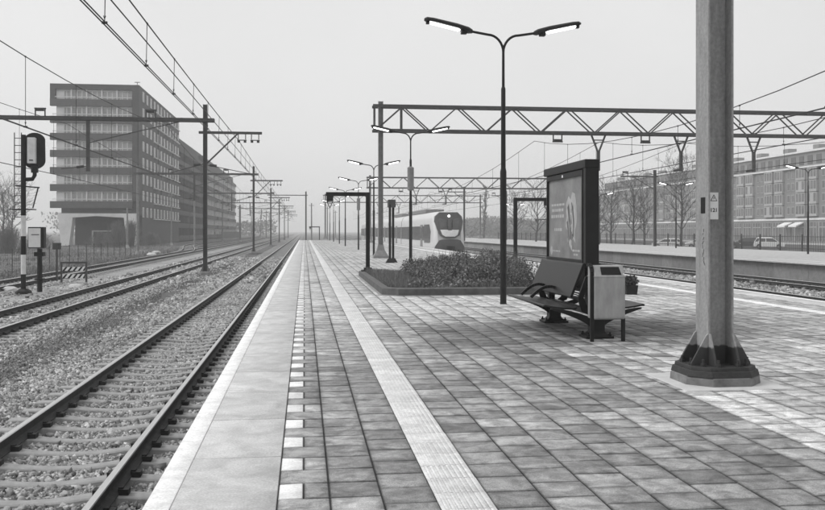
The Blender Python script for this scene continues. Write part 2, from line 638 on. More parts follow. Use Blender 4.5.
def tiles(name, cells, tint, material, z=0.0, gap=0.0042, cham=0.005, depth=0.014, jit=0.0014, dirt=True):
    """cells: array (n,4) x0,x1,y0,y1 -> bevelled blocks standing in one mesh"""
    c = np.asarray(cells, float)
    n = len(c)
    x0, x1, y0, y1 = c[:, 0] + gap, c[:, 1] - gap, c[:, 2] + gap, c[:, 3] - gap
    zt = z + rng.normal(0, jit, (n, 4))
    V = np.zeros((n, 12, 3))
    xs = [x0, x1, x1, x0]
    ys = [y0, y0, y1, y1]
    sx = [1, -1, -1, 1]
    sy = [1, 1, -1, -1]
    for k in range(4):
        V[:, k, 0] = xs[k] + sx[k] * cham; V[:, k, 1] = ys[k] + sy[k] * cham; V[:, k, 2] = zt[:, k]
        V[:, 4 + k, 0] = xs[k]; V[:, 4 + k, 1] = ys[k]; V[:, 4 + k, 2] = zt[:, k] - cham
        V[:, 8 + k, 0] = xs[k]; V[:, 8 + k, 1] = ys[k]; V[:, 8 + k, 2] = z - depth
    q = [(0, 1, 2, 3)]
    for k in range(4):
        k2 = (k + 1) % 4
        q.append((4 + k, 4 + k2, k2, k))
        q.append((8 + k, 8 + k2, 4 + k2, 4 + k))
    q = np.array(q)
    F = (q[None] + (np.arange(n) * 12)[:, None, None]).reshape(-1, 4)
    T = np.repeat(np.asarray(tint)[:, None], len(q), 1)
    if dirt:                                    # sand and dirt sit in the joints
        T[:, 1::2] *= 0.62
        T[:, 2::2] *= 0.22
    o = np_mesh(name, V.reshape(-1, 3), F, material, T.ravel())
    uv = np.zeros((n, len(q), 4, 3))
    uv[:, 0] = np.array([(0, 0, 0), (1, 0, 0), (1, 1, 0), (0, 1, 0)])
    a = o.data.attributes.new('block', 'FLOAT_VECTOR', 'CORNER')
    a.data.foreach_set('vector', uv.astype(np.float32).ravel())
    return tag(o, kind='structure')


def sm(a, b, t):
    u = np.clip((t - a) / (b - a), 0, 1)
    return u * u * (3 - 2 * u)


def tone(x, y):
    """grey of one paving block: batches of paler and darker concrete and damp, dirty patches"""
    n = len(x)
    big = vnoise(x * 0.35 + 3, y * 0.22 + 1, 1)
    mid = vnoise(x * 1.1, y * 0.8, 2)
    t = 0.41 + 0.10 * (big - 0.5) + 0.12 * (mid - 0.5)
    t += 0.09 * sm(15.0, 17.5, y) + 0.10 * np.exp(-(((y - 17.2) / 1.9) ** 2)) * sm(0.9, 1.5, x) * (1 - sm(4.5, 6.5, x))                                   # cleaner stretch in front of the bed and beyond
    t -= 0.085 * (1 - sm(2.2, 4.2, x)) * (1 - sm(9, 13, y))          # trodden dark lane beside the guide stripe
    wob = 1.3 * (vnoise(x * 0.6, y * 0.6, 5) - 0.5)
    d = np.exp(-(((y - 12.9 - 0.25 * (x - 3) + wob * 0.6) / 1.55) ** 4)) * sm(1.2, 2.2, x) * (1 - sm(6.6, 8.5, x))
    t -= 0.19 * d                                                   # damp band by the bench, with its shade and reflection painted into the blocks
    d2 = np.exp(-(((x - 2.2) / 1.3) ** 2 + ((y - 10.5) / 2.5) ** 2))
    t -= 0.06 * d2
    r = rng.normal(0, 1, n)
    t *= 1 + 0.17 * np.clip(r, -1.8, 1.8)
    od = rng.random(n)
    t = np.where(od < 0.05, t * 0.72, t)
    t = np.where(od > 0.95, t * 1.3, t)
    return np.clip(t, 0.07, 0.6)


# paving blocks, every other course half a block on
cells = []
cols_l = [(-0.15 + 0.293 * 1, -0.15 + 0.293 * 2), (-0.15 + 0.293 * 2, 0.735)]
cols_m = [(1.035 + 0.306 * k, 1.035 + 0.306 * (k + 1)) for k in range(27)]
xr = cols_m[-1][1]                                               # 9.297
cols_r = [(xr + 0.3, xr + 0.6), (xr + 0.6, xr + 0.9)]
BX0, BX1, BY0, BY1 = 1.8, 6.2, 20.3, 29.6                          # planting bed
for k, (a, b) in enumerate(cols_l + cols_m + cols_r):
    off = 0.15 if k % 2 else 0.0
    y = PY0 - off
    while y < PY1 - 0.05:
        if not (a > BX0 - 0.05 and b < BX1 + 0.05 and y > BY0 and y + 0.3 < BY1):
            cells.append((a, b, y, min(y + 0.3, PY1)))
        y += 0.3
cells = np.array(cells)
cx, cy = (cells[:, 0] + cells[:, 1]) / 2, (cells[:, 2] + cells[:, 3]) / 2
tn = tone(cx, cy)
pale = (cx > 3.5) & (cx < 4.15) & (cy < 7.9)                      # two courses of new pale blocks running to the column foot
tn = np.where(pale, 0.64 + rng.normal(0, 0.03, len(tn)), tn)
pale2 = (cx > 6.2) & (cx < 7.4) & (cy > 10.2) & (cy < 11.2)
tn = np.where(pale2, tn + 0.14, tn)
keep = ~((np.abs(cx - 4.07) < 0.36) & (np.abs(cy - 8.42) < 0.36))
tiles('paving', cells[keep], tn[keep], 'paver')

# broken white line of half blocks between the edge slabs and the paving
for (xa, xm, xb) in ((-0.15, -0.005, 0.143), (10.33, 10.195, 10.197 - 0.0)):
    if xa > 5:
        break
    half, dk, full = [], [], []
    y = PY0
    k = 0
    while y < PY1 - 0.3:
        if k % 2 == 0:
            half.append((xa, xm, y, y + 0.3))
            dk.append((xm, xb, y, y + 0.3))
        else:
            full.append((xa, xb, y, y + 0.3))
        y += 0.3
        k += 1
    hb = np.array(half)
    wear = 0.74 + rng.normal(0, 0.05, len(hb))
    tiles('safety_line', hb, np.clip(wear, 0.55, 0.85), 'lines')
    dd = np.array(dk + full)
    t2 = tone(dd[:, 0] * 0 + 0.1, dd[:, 2])
    tiles('paving', dd, t2, 'paver')
half, full = [], []
y, k = PY0, 0
xa, xb = xr + 0.9, 10.33
while y < PY1 - 0.3:
    if k % 2 == 0:
        half.append((xb - 0.07, xb, y, y + 0.3)); full.append((xa, xb - 0.07, y, y + 0.3))
    else:
        full.append((xa, xb, y, y + 0.3))
    y += 0.3; k += 1
tiles('safety_line', np.array(half), 0.72 + rng.normal(0, 0.04, len(half)), 'lines')
ff = np.array(full)
tiles('paving', ff, tone(ff[:, 0], ff[:, 2]), 'paver')

# guide stripes: pale ribbed plates
for (xa, xb) in ((0.735, 1.035), (xr, xr + 0.3)):
    c, rb, tc_, tr = [], [], [], []
    y = PY0
    while y < PY1 - 0.3:
        base = (0.64 if xa < 5 else 0.85) + random.gauss(0, 0.025)
        c.append((xa, xb, y, y + 0.3)); tc_.append(base)
        if y < 40:
            for j in range(8):
                x = xa + 0.02 + j * 0.0345
                rb.append((x, x + 0.018, y + 0.003, y + 0.297)); tr.append(base * 1.08)
        y += 0.3
    tiles('guide_stripe', np.array(c), np.array(tc_), 'lines', gap=0.001, cham=0.002, dirt=False)
    tiles('guide_stripe', np.array(rb), np.array(tr), 'lines', z=0.0035, gap=0.0, cham=0.003, depth=0.0, jit=0.0003, dirt=False)

# edge slabs with a white painted nose
for (x0, x1, nose) in ((PX0, -0.15, -1), (10.33, PX1, 1)):
    sl, no, t1, t2 = [], [], [], []
    y = PY0 + 0.35
    while y < PY1 - 1.2:
        b = 0.50 + random.gauss(0, 0.02)
        if nose < 0:
            sl.append((x0 + 0.145, x1, y, y + 1.2)); no.append((x0, x0 + 0.145, y, y + 1.2))
        else:
            sl.append((x0, x1 - 0.145, y, y + 1.2)); no.append((x1 - 0.145, x1, y, y + 1.2))
        t1.append(b); t2.append(0.82 + random.gauss(0, 0.015))
        y += 1.2
    o = tiles('edge_slab', np.array(sl), np.array(t1), 'slab', gap=0.002, cham=0.004, depth=0.14, jit=0.0008)
    tiles('edge_line', np.array(no), np.array(t2), 'lines', z=0.001, gap=0.0, cham=0.004, depth=0.14, jit=0.0006, dirt=False)

# plain concrete square round the foot of the near column
q = MB()
q.box(4.07 - 0.52, 4.07 + 0.52, 8.42 - 0.52, 8.42 + 0.52, -0.02, 0.007)
struct(q, 'concrete_pad', 'pale_concrete', bevel=0.006)

# far platform across the tracks
fp = MB()
fp.box(23.6, 36.0, -20, 190, -1.15, -0.06)
struct(fp, 'far_platform', 'concrete_dark')
fp = MB()
fp.box(23.15, 36.2, -20, 190.2, -0.06, 0.0)
struct(fp, 'far_platform_deck', 'concrete')
c = [(23.15, 23.32, y, y + 2.0) for y in np.arange(-20, 188, 2.0)]
tiles('edge_line', np.array(c), 0.8 + rng.normal(0, 0.03, len(c)), 'lines', z=0.004, gap=0.004, depth=0.003)
c = [(24.8, 25.1, y, y + 2.0) for y in np.arange(-20, 188, 2.0)]
tiles('guide_stripe', np.array(c), 0.6 + rng.normal(0, 0.03, len(c)), 'lines', z=0.004, gap=0.004, depth=0.003)
c, tt = [], []
V, F = [], []
for i, y in enumerate(np.arange(-20, 190, 1.55)):
    k = len(V)
    V += [(23.42, y, -1.1), (23.42, y + 1.53, -1.1), (23.42, y + 1.53, -0.062), (23.42, y, -0.062)]
    F.append((k, k + 1, k + 2, k + 3))
    zone = vnoise(np.array([y * 0.08]), np.array([0.3]), 9)[0]
    tt.append((0.2 if zone > 0.45 else 0.3) * (1 + random.uniform(-0.15, 0.15)))
tag(np_mesh('far_platform_wall', np.array(V, float), np.array(F), 'slab', np.array(tt)), kind='structure')

# ================================================================== TRACKS
RAIL = [(-0.075, 0.0), (0.075, 0.0), (0.075, 0.012), (0.02, 0.035), (0.009, 0.05), (0.009, 0.115), (0.034, 0.125), (0.036, 0.15),
        (0.030, 0.16), (-0.030, 0.16), (-0.036, 0.15), (-0.034, 0.125), (-0.009, 0.115), (-0.009, 0.05), (-0.02, 0.035), (-0.075, 0.012)]
RZ = -0.91


def rail_mb(path):
    """path: list of (x, y); sweeps the rail profile; the running surface takes the bright steel"""
    m = MB()
    rings = [[(x + px, y, RZ + pz) for (px, pz) in RAIL] for (x, y) in path]
    n = len(RAIL)
    for r in rings:
        m.v.extend(r)
    for i in range(len(rings) - 1):
        for j in range(n):
            j2 = (j + 1) % n
            m.f.append((i * n + j, i * n + j2, (i + 1) * n + j2, (i + 1) * n + j))
            m.mi.append(1 if j in (7, 8, 9) else 0)
    m.f.append(tuple(range(n))); m.mi.append(0)
    return m


def sleeper_mesh():
    m = MB()
    xs = [-1.28, -1.05, -0.8, -0.6, -0.4, -0.2, 0.0, 0.2, 0.4, 0.6, 0.8, 1.05, 1.28]
    rings = []
    for x in xs:
        dip = 0.05 * (1 - min(1, (abs(x) / 0.62) ** 2)) if abs(x) < 0.62 else 0.0
        zt = RZ - 0.004 - dip
        if abs(x) > 1.0: zt -= 0.02
        hw = 0.105 - 0.025 * (1 - min(1, abs(x) / 0.6))
        rings.append([(x, -hw - 0.03, RZ - 0.2), (x, hw + 0.03, RZ - 0.2), (x, hw, zt - 0.012), (x, hw - 0.015, zt), (x, -hw + 0.015, zt), (x, -hw, zt - 0.012)])
    m.loft(rings, 0)
    for s in (-0.7525, 0.7525):
        for e in (-1, 1):
            m.box(s + e * 0.115 - 0.045, s + e * 0.115 + 0.045, -0.055, 0.055, RZ - 0.006, RZ + 0.045, 1)
            m.box(s + e * 0.085 - 0.022, s + e * 0.085 + 0.022, -0.03, 0.03, RZ + 0.012, RZ + 0.06, 1)
    return m


SLEEP = None


def track(x, y0, y1, label, ysl0, ysl1, nparts, path=None):
    global SLEEP
    t = thing('railway_track', (0, 0, 0), label, 'railway track')
    for s in (-0.7525, 0.7525):
        pts = [(x + s, y0), (x + s, y1)] if path is None else [(px + s, py) for (px, py) in path]
        rail_mb(pts).build('rail', ['rust', 'steel'], t)
    ys = list(np.arange(ysl0, ysl1, 0.6))
    for yy in ys[:nparts]:
        if SLEEP is None:
            o = sleeper_mesh().build('sleeper', ['sleeper', 'clip'], t)
            SLEEP = o
        else:
            o = SLEEP.copy()
            COL.objects.link(o)
            o.parent = t
        xx = x if path is None else float(np.interp(yy, [q[1] for q in path], [q[0] for q in path]))
        o.location = (xx, yy, random.uniform(-0.004, 0.002))
        o.rotation_euler = (0, 0, random.uniform(-0.006, 0.006))
    rest = ys[nparts:]
    if rest:
        m = MB()
        for yy in rest:
            xx = x if path is None else float(np.interp(yy, [q[1] for q in path], [q[0] for q in path]))
            m.box(xx - 1.28, xx + 1.28, yy - 0.115, yy + 0.115, RZ - 0.2, RZ - 0.005)
        o = m.build('sleepers', 'sleeper', t)
        o['kind'] = 'stuff'
    return t


TA, TB, TC = -2.51, -7.78, -13.0
track(TA, -5, 700, 'straight railway track right beside the near platform edge', 6.6, 160, 100)
track(TB, -5, 700, 'railway track beyond the gravel strip, on the near side of the signal', 15.0, 160, 90)
track(TC, -5, 700, 'railway track farthest left of the long straight three, behind the signal', 28.0, 180, 60)
pth = [(TC + (-6.0) * (lambda u: u * u * (3 - 2 * u))(min(1, max(0, (y - 92) / 68.0))), y) for y in np.arange(92, 161, 4.0)] + [(TC - 6.0, 420)]
track(TC, 92, 420, 'siding that branches off to the left towards the long apartment block', 100, 200, 40, path=pth)
RA, RB, RC = 12.7, 16.55, 21.55
track(RA, -5, 700, 'railway track along the right side of the platform, under the train', 30, 130, 60)
track(RB, -5, 700, 'middle track between the two platforms, right of the train', 15, 120, 80)
track(RC, -5, 700, 'railway track along the wall of the far platform', 20, 120, 80)


# loose ballast stones
def stones(name, x0, x1, y0, y1, dens, size, zf, skip, tlo=0.09, thi=0.68):
    n = int((x1 - x0) * (y1 - y0) * dens)
    x = rng.uniform(x0, x1, n); y = rng.uniform(y0, y1, n)
    k = skip(x, y)
    x, y = x[k], y[k]
    n = len(x)
    s = size * rng.lognormal(0, 0.3, n)
    cube = np.array([(-1, -1, -1), (1, -1, -1), (1, 1, -1), (-1, 1, -1), (-1, -1, 1), (1, -1, 1), (1, 1, 1), (-1, 1, 1)], float) * 0.5
    V = cube[None] + rng.normal(0, 0.17, (n, 8, 3))
    V *= (s[:, None] * rng.uniform(0.6, 1.25, (n, 3)))[:, None, :]
    a = rng.normal(0, 1, (n, 4)); a /= np.linalg.norm(a, axis=1)[:, None]
    w_, i, j, l = a.T
    Rm = np.stack([np.stack([1 - 2 * (j * j + l * l), 2 * (i * j - l * w_), 2 * (i * l + j * w_)], -1),
                   np.stack([2 * (i * j + l * w_), 1 - 2 * (i * i + l * l), 2 * (j * l - i * w_)], -1),
                   np.stack([2 * (i * l - j * w_), 2 * (j * l + i * w_), 1 - 2 * (i * i + j * j)], -1)], 1)
    V = np.einsum('nab,nkb->nka', Rm, V)
    V[:, :, 0] += x[:, None]; V[:, :, 1] += y[:, None]
    V[:, :, 2] += (zf(x, y) + s * rng.uniform(-0.15, 0.3, n))[:, None]
    q = np.array([(3, 2, 1, 0), (4, 5, 6, 7), (0, 1, 5, 4), (1, 2, 6, 5), (2, 3, 7, 6), (3, 0, 4, 7)])
    F = (q[None] + (np.arange(n) * 8)[:, None, None]).reshape(-1, 4)
    t = np.clip(tlo + (thi - tlo) * rng.beta(1.6, 2.2, n), tlo, thi)
    t *= 0.8 + 0.45 * vnoise(x * 0.7, y * 0.5, 4)
    return np_mesh(name, V.reshape(-1, 3), F, 'stone', np.repeat(t, 6))


PROF = np.array([(-26, -1.22), (-17.2, -1.10), (-14.4, -0.985), (-11.6, -0.985), (-11.3, -0.965), (-9.8, -0.975), (-9.4, -0.955),
                 (-9.15, -0.99), (-6.4, -0.99), (-6.3, -0.965), (-5.9, -1.0), (-5.6, -1.02), (-5.1, -1.02), (-4.5, -0.985), (-4.0, -0.955), (-3.8, -0.995), (-1.2, -0.995), (-0.6, -1.0)])


def zf(x, y):
    return np.interp(x, PROF[:, 0], PROF[:, 1]) + 0.006


def skip_left(x, y):
    k = np.ones(len(x), bool)
    for tx, ph in ((TA, 6.6), (TB, 15.0), (TC, 28.0)):
        dx = np.abs(x - tx)
        sl = np.abs((y - ph + 0.3) % 0.6 - 0.3)
        k &= ~((dx < 1.3) & (sl < 0.10))
        k &= ~(np.abs(dx - 0.7525) < 0.10)
    # little gravel on the mossy soil strip and none on the trodden path
    mid = np.exp(-((x + 5.35) / 0.5) ** 2) * (0.15 + 1.1 * vnoise(x * 1.3, y * 0.5, 3))
    k &= rng.random(len(x)) > np.clip(mid * 1.15, 0, 0.97)
    k &= ~((x > -11.2) & (x < -9.85) & (rng.random(len(x)) > 0.08))
    return k


def gravel(label, *a):
    return tag(stones('gravel', *a), label, 'gravel', None, 'stuff')


gravel('coarse grey ballast stones in and beside the near track', -6.7, -0.75, 6.3, 20, 1050, 0.031, zf, skip_left)
gravel('grey ballast stones farther along the near track', -6.7, -0.75, 20, 42, 380, 0.04, zf, skip_left)
gravel('grey ballast stones round the second and third track', -14.6, -6.7, 14, 50, 200, 0.05, zf, skip_left)


gravel('sparse grey ballast stones far along the left tracks', -9.6, -0.8, 42, 85, 70, 0.075, zf, skip_left)


def skip_soil(x, y): return np.abs(x + 5.35) < 0.75 + 0.25 * (vnoise(x * 0 + 1, y * 0.7, 33) - 0.5)


tag(stones('gravel', -6.3, -4.5, 10, 32, 700, 0.022, lambda x, y: np.full(len(x), -0.985), skip_soil, 0.07, 0.34), 'fine dark grit on the soil strip between the first two tracks', 'gravel', None, 'stuff')


def zr(x, y): return np.full(len(x), -0.96)


def skip_right(x, y):
    k = np.ones(len(x), bool)
    for tx in (RB, RC):
        dx = np.abs(x - tx)
        k &= ~((dx < 1.3) & (np.abs(y % 0.6 - 0.3) > 0.175))
        k &= ~(np.abs(dx - 0.7525) < 0.10)
    return k


gravel('grey ballast stones between the platforms on the right', 15.5, 23.3, 22, 60, 70, 0.065, zr, skip_right)


# ================================================================== LAMP POSTS
def lamp_post():
    t = thing('lamp_post', (0, 0, 0), '', 'lamp post', 'double armed lamp posts along the platform')
    m = MB()
    m.tube([(0, 0, 0), (0, 0, 2.72), (0, 0, 2.78)], [0.066, 0.066, 0.052], 16)
    m.tube([(0, 0, 2.78), (0, 0, 4.42), (0, 0, 4.46)], [0.05, 0.046, 0.03], 16)
    m.tube([(0, 0, 4.46), (0, 0, 5.2)], [0.03, 0.027], 12)
    m.lathe([(0.07, 0.0), (0.07, 0.02), (0.066, 0.03)], 16)
    m.build('post', 'anthracite', t, smooth=True)
    for s in (-1, 1):
        pts = []
        for k in range(9):
            a = k / 8 * math.pi / 2
            pts.append((s * 0.32 * (1 - math.cos(a)), 0, 5.16 + 0.36 * math.sin(a)))
        pts.append((s * 0.72, 0, 5.585))
        MB().tube(pts, 0.026, 10).build('arm', 'anthracite', t, smooth=True)
        h = MB()
        dz = 0.215
        def sec(x, wd, zt, zb):
            zc = 5.565 + dz * (x - 0.65) / 0.95
            return [(s * x, -wd, zc + zb), (s * x, wd, zc + zb), (s * x, wd, zc + zt * 0.5), (s * x, wd * 0.55, zc + zt), (s * x, -wd * 0.55, zc + zt), (s * x, -wd, zc + zt * 0.5)]
        h.loft([sec(0.64, 0.035, 0.05, -0.02), sec(0.72, 0.08, 0.075, -0.035), sec(0.95, 0.11, 0.085, -0.01), sec(1.45, 0.11, 0.075, -0.01), sec(1.58, 0.10, 0.06, -0.02), sec(1.635, 0.05, 0.03, -0.01)])
        ho = h.build('lamp_head', 'anthracite', t, bevel=0.006)
        d = MB()
        d.tube([(s * 0.90, 0, 5.612), (s * 0.94, 0, 5.61), (s * 1.50, 0, 5.738), (s * 1.54, 0, 5.752)], [0.02, 0.040, 0.040, 0.02], 12)
        d.build('lamp_tube', 'tube', ho, smooth=True)
        e = MB()
        zc = 5.565 + dz * (0.82 - 0.65) / 0.95
        e.box(*sorted((s * 0.76, s * 0.88)), -0.06, 0.06, zc - 0.085, zc - 0.012)
        e.build('lamp_clip', 'anthracite', ho, bevel=0.01)
        e = MB()
        zc = 5.565 + dz * (1.57 - 0.65) / 0.95
        e.box(*sorted((s * 1.53, s * 1.6)), -0.05, 0.05, zc - 0.07, zc - 0.012)
        e.build('lamp_clip', 'anthracite', ho, bevel=0.01)
    return t


L0 = lamp_post()
L0.location = (4.05, 17.8, 0)
L0['label'] = 'nearest double-armed lamp post, tall and dark, standing on the paving left of the bench'
lamps = {}
lamps[2] = clone(L0, (4.33, 36.1, 0), 'double-armed lamp post behind the planting bed with a grey loudspeaker column on its shaft')
lamps[3] = clone(L0, (4.2, 53.9, 0), 'double-armed lamp post just beyond the grey gantry column with the flared foot')
lamps[4] = clone(L0, (4.3, 71.0, 0), 'double-armed lamp post with a speaker sleeve, right of the distant gantry mast')
lamps[5] = clone(L0, (4.0, 87.5, 0), 'double-armed lamp post, fifth of the platform row counted from the bench')
lamps[6] = clone(L0, (4.1, 105.0, 0), 'hazy double-armed lamp post, sixth of the platform row from the bench')
lamps[7] = clone(L0, (4.0, 123.0, 0), 'faint double-armed lamp post, last but one of the platform row')
lamps[8] = clone(L0, (4.0, 141.0, 0), 'faintest double-armed lamp post at the far end of the platform')
for k in (2, 4):
    m = MB()
    m.tube([(0, 0, 3.15), (0, 0, 3.2), (0, 0, 4.1), (0, 0, 4.15)], [0.06, 0.135, 0.135, 0.06], 14)
    m.build('loudspeaker', 'galv', lamps[k], smooth=True)
FARL = {34: 'first', 54: 'near', 74.6: 'second', 95: 'third', 115: 'fourth', 135: 'fifth'}
for y, lab in ((54, 'double-armed lamp post on the far platform in front of the brick flats'),
               (74.6, 'double-armed lamp post on the far platform before the big bare tree'),
               (95, 'double-armed lamp post on the far platform just right of the poster panel'),
               (115, 'double-armed lamp post on the far platform hidden partly by the poster panel'),
               (135, 'small hazy double-armed lamp post on the far platform inside the right dark gate frame')):
    o = clone(L0, (32.5, y, 0.0), lab)
    o['group'] = 'double armed lamp posts on the far platform'

# ================================================================== BENCH, POSTER PANEL, BIN
BX, = (4.08,)
bench = thing('bench', (BX, 13.2, 0), 'dark double-sided steel platform bench with curved armrests on two bolted pedestals under the poster panel', 'bench')
for s in (-1, 1):
    # seat: gently dished sheet
    prof = [(0.74, 0.43), (0.745, 0.452), (0.72, 0.462), (0.60, 0.437), (0.45, 0.418), (0.30, 0.412), (0.255, 0.425), (0.25, 0.41), (0.27, 0.385), (0.45, 0.392), (0.60, 0.41), (0.70, 0.43)]
    MB().prism([(s * a, b) for a, b in prof], 'y', -1.06, 1.16).build('seat', 'seat', bench, bevel=0.004)
    prof = [(0.30, 0.575), (0.275, 0.565), (0.13, 1.0), (0.095, 1.035), (0.075, 1.03), (0.10, 0.995), (0.255, 0.53), (0.30, 0.545)]
    prof = [(0.315, 0.56), (0.30, 0.545), (0.275, 0.555), (0.085, 1.02), (0.095, 1.038), (0.115, 1.036), (0.135, 1.015), (0.305, 0.585)]
    MB().prism([(s * a, b) for a, b in prof], 'y', -0.92, 1.28).build('backrest', 'seat', bench, bevel=0.004)
    # side rim of the backrest catches the light
    for yy in (-0.925, 1.27):
        m = MB()
        m.bar((s * 0.30, yy, 0.55), (s * 0.11, yy, 1.03), 0.016, 0.035)
        m.build('backrest_rim', 'anthracite', bench, bevel=0.003)
    for ya in (0.55, -0.05):
        pts = []
        for k in range(11):
            u = k / 10
            pts.append((s * (0.66 - 0.42 * u), ya, 0.44 + 0.215 * math.sin(math.pi * (0.08 + 0.62 * u))))
        m = MB()
        for a, b in zip(pts, pts[1:]):
            m.bar(a, b, 0.05, 0.045)
        m.build('armrest', 'anthracite', bench, bevel=0.006)
for yp in (-1.14, 1.0):
    m = MB()
    m.box(-0.20, 0.20, yp - 0.17, yp + 0.17, 0.0, 0.035)
    m.loft([[(-0.17, yp - 0.14, 0.035), (0.17, yp - 0.14, 0.035), (0.17, yp + 0.14, 0.035), (-0.17, yp + 0.14, 0.035)],
            [(-0.11, yp - 0.1, 0.075), (0.11, yp - 0.1, 0.075), (0.11, yp + 0.1, 0.075), (-0.11, yp + 0.1, 0.075)],
            [(-0.095, yp - 0.09, 0.10), (0.095, yp - 0.09, 0.10), (0.095, yp + 0.09, 0.10), (-0.095, yp + 0.09, 0.10)],
            [(-0.10, yp - 0.09, 0.30), (0.10, yp - 0.09, 0.30), (0.10, yp + 0.09, 0.30), (-0.10, yp + 0.09, 0.30)]])
    po = m.build('pedestal', 'anthracite', bench, bevel=0.006)
    for sx in (-1, 1):
        for sy in (-1, 1):
            b = MB()
            b.tube([(sx * 0.155, yp + sy * 0.125, 0.03), (sx * 0.155, yp + sy * 0.125, 0.06)], 0.024, 6)
            b.tube([(sx * 0.155, yp + sy * 0.125, 0.055), (sx * 0.155, yp + sy * 0.125, 0.085)], 0.012, 8)
            b.build('bolt', 'black', po)
    for s in (-1, 1):
        # curved bracket that carries the seat and runs up into the backrest
        up, lo = [], []
        for k in range(13):
            u = k / 12
            x = 0.06 + 0.60 * u
            up.append((s * x, 0.28 + 0.115 * math.sin(u * math.pi / 2) + 0.025 * u))
            lo.append((s * x, 0.10 + 0.30 * (u ** 0.6)))
        m = MB()
        m.prism(up + lo[::-1], 'y', yp - 0.022, yp + 0.022)
        m.build('seat_bracket', 'anthracite', bench, bevel=0.004)
        m = MB()
        m.prism([(s * 0.06, 0.3), (s * 0.22, 0.37), (s * 0.27, 0.56), (s * 0.16, 0.86), (s * 0.09, 0.86), (s * 0.19, 0.56), (s * 0.12, 0.42), (s * 0.05, 0.36)], 'y', yp - 0.02, yp + 0.02)
        m.build('back_bracket', 'anthracite', bench, bevel=0.004)
m = MB()
m.box(-0.05, 0.05, -1.2, 1.12, 0.30, 0.38)
m.build('cross_beam', 'anthracite', bench, bevel=0.006)
for k in range(5):
    m = MB()
    m.box(0.115 + 0.02 * (k % 2), 0.15, -1.0, 1.0, 0.46 + k * 0.035, 0.475 + k * 0.035)
    m.build('back_slat', 'seat', bench)

panel = thing('poster_panel', (BX, 13.36, 0.0), 'tall dark poster panel with a grey printed poster, rising between the two bench backs', 'poster panel')
for yy in (-1.0, 1.0):
    MB().box(-0.05, 0.05, yy - 0.06, yy + 0.06, 0.36, 1.04).build('post', 'panel', panel, bevel=0.004)
m = MB()
m.box(-0.035, 0.075, -1.085, 1.085, 1.0, 2.50)
m.build('housing', 'panel', panel, bevel=0.008)
MB().box(-0.09, 0.11, -1.10, -0.985, 0.98, 2.50).build('side_profile', 'panel', panel, bevel=0.008)
MB().box(-0.05, 0.11, 0.99, 1.09, 0.98, 2.50).build('side_profile', 'panel', panel, bevel=0.008)
m = MB()
m.box(-0.10, 0.115, -1.105, 1.105, 2.405, 2.53)
m.build('header', 'panel', panel, bevel=0.012)
fr = MB()
y0, y1, z0, z1 = -0.93, 0.985, 1.03, 2.39
for a in ((y0, y1, z0, z0 + 0.05), (y0, y1, z1 - 0.075, z1), (y0, y0 + 0.05, z0 + 0.05, z1 - 0.075), (y1 - 0.045, y1, z0 + 0.05, z1 - 0.075)):
    fr.box(-0.085, -0.036, a[0], a[1], a[2], a[3])
fr.build('poster_frame', 'panel', panel, bevel=0.004)
MB().box(-0.089, -0.0855, 0.03, 0.09, 2.33, 2.37).build('lock_plate', 'white', panel)
PXL = -0.052
po = MB().box(PXL, -0.036, y0 + 0.05, y1 - 0.045, z0 + 0.05, z1 - 0.075).build('poster', 'poster', panel)
def pd(poly, dx, name, material):
    m = MB().prism(poly, 'x', PXL - dx, PXL - 0.0006)
    return m.build(name, material, po)
rp = random.Random(5)
# an abstract pale figure of folded cloth, right of the middle
def blob(cy, cz, pts, dx, material):
    pd([(cy - a, cz + b) for a, b in pts], dx, 'print', material)
blob(-0.28, 1.62, [(-0.26, 0.30), (-0.12, 0.42), (-0.02, 0.36), (0.06, 0.47), (0.2, 0.44), (0.28, 0.25), (0.30, 0.02), (0.2, -0.12), (0.22, -0.3), (0.08, -0.22), (0.04, -0.42), (-0.1, -0.33), (-0.16, -0.12), (-0.28, -0.05), (-0.22, 0.12)], 0.0018, 'poster_pale')
for pts in ([(-0.18, 0.24), (-0.1, 0.3), (-0.02, 0.02), (0.02, -0.26), (-0.05, -0.24), (-0.1, 0.0)],
            [(0.06, 0.22), (0.1, 0.3), (0.17, 0.02), (0.14, -0.22), (0.1, -0.2), (0.11, 0.0)],
            [(-0.22, 0.02), (-0.15, 0.04), (-0.06, -0.28), (-0.11, -0.25)]):
    blob(-0.28, 1.62, pts, 0.0026, 'poster_dark')
rk = random.Random(12)
for k in range(16):
    a0, b0 = rk.uniform(-0.2, 0.2), rk.uniform(-0.25, 0.32)
    la, lb = rk.uniform(-0.06, 0.06), rk.uniform(0.05, 0.16)
    w_ = rk.uniform(0.012, 0.035)
    blob(-0.28, 1.62, [(a0, b0), (a0 + w_, b0 + 0.01), (a0 + la + w_, b0 - lb), (a0 + la, b0 - lb)], 0.0030 + k * 0.00004, rk.choice(('poster_dark', 'poster', 'poster_text')))
def words(yl, z, ht, length):
    y = yl
    while y > yl - length:
        wl = rp.uniform(0.05, 0.14)
        pd([(y, z), (y, z + ht), (y - wl, z + ht), (y - wl, z)], 0.0012, 'print_line', 'poster_text')
        y -= wl + 0.03
words(0.78, 1.90, 0.035, 0.62)
words(0.76, 1.81, 0.045, 0.58)
words(0.80, 1.71, 0.05, 0.70)
words(0.62, 1.50, 0.045, 0.42)
words(-0.35, 1.19, 0.03, 0.35)
words(-0.42, 1.13, 0.03, 0.22)
words(0.70, 1.17, 0.02, 0.4)
pd([(0.82, 1.12), (0.86, 1.18), (0.82, 1.25), (0.74, 1.25), (0.71, 1.18), (0.76, 1.11)], 0.0014, 'print', 'poster_pale')

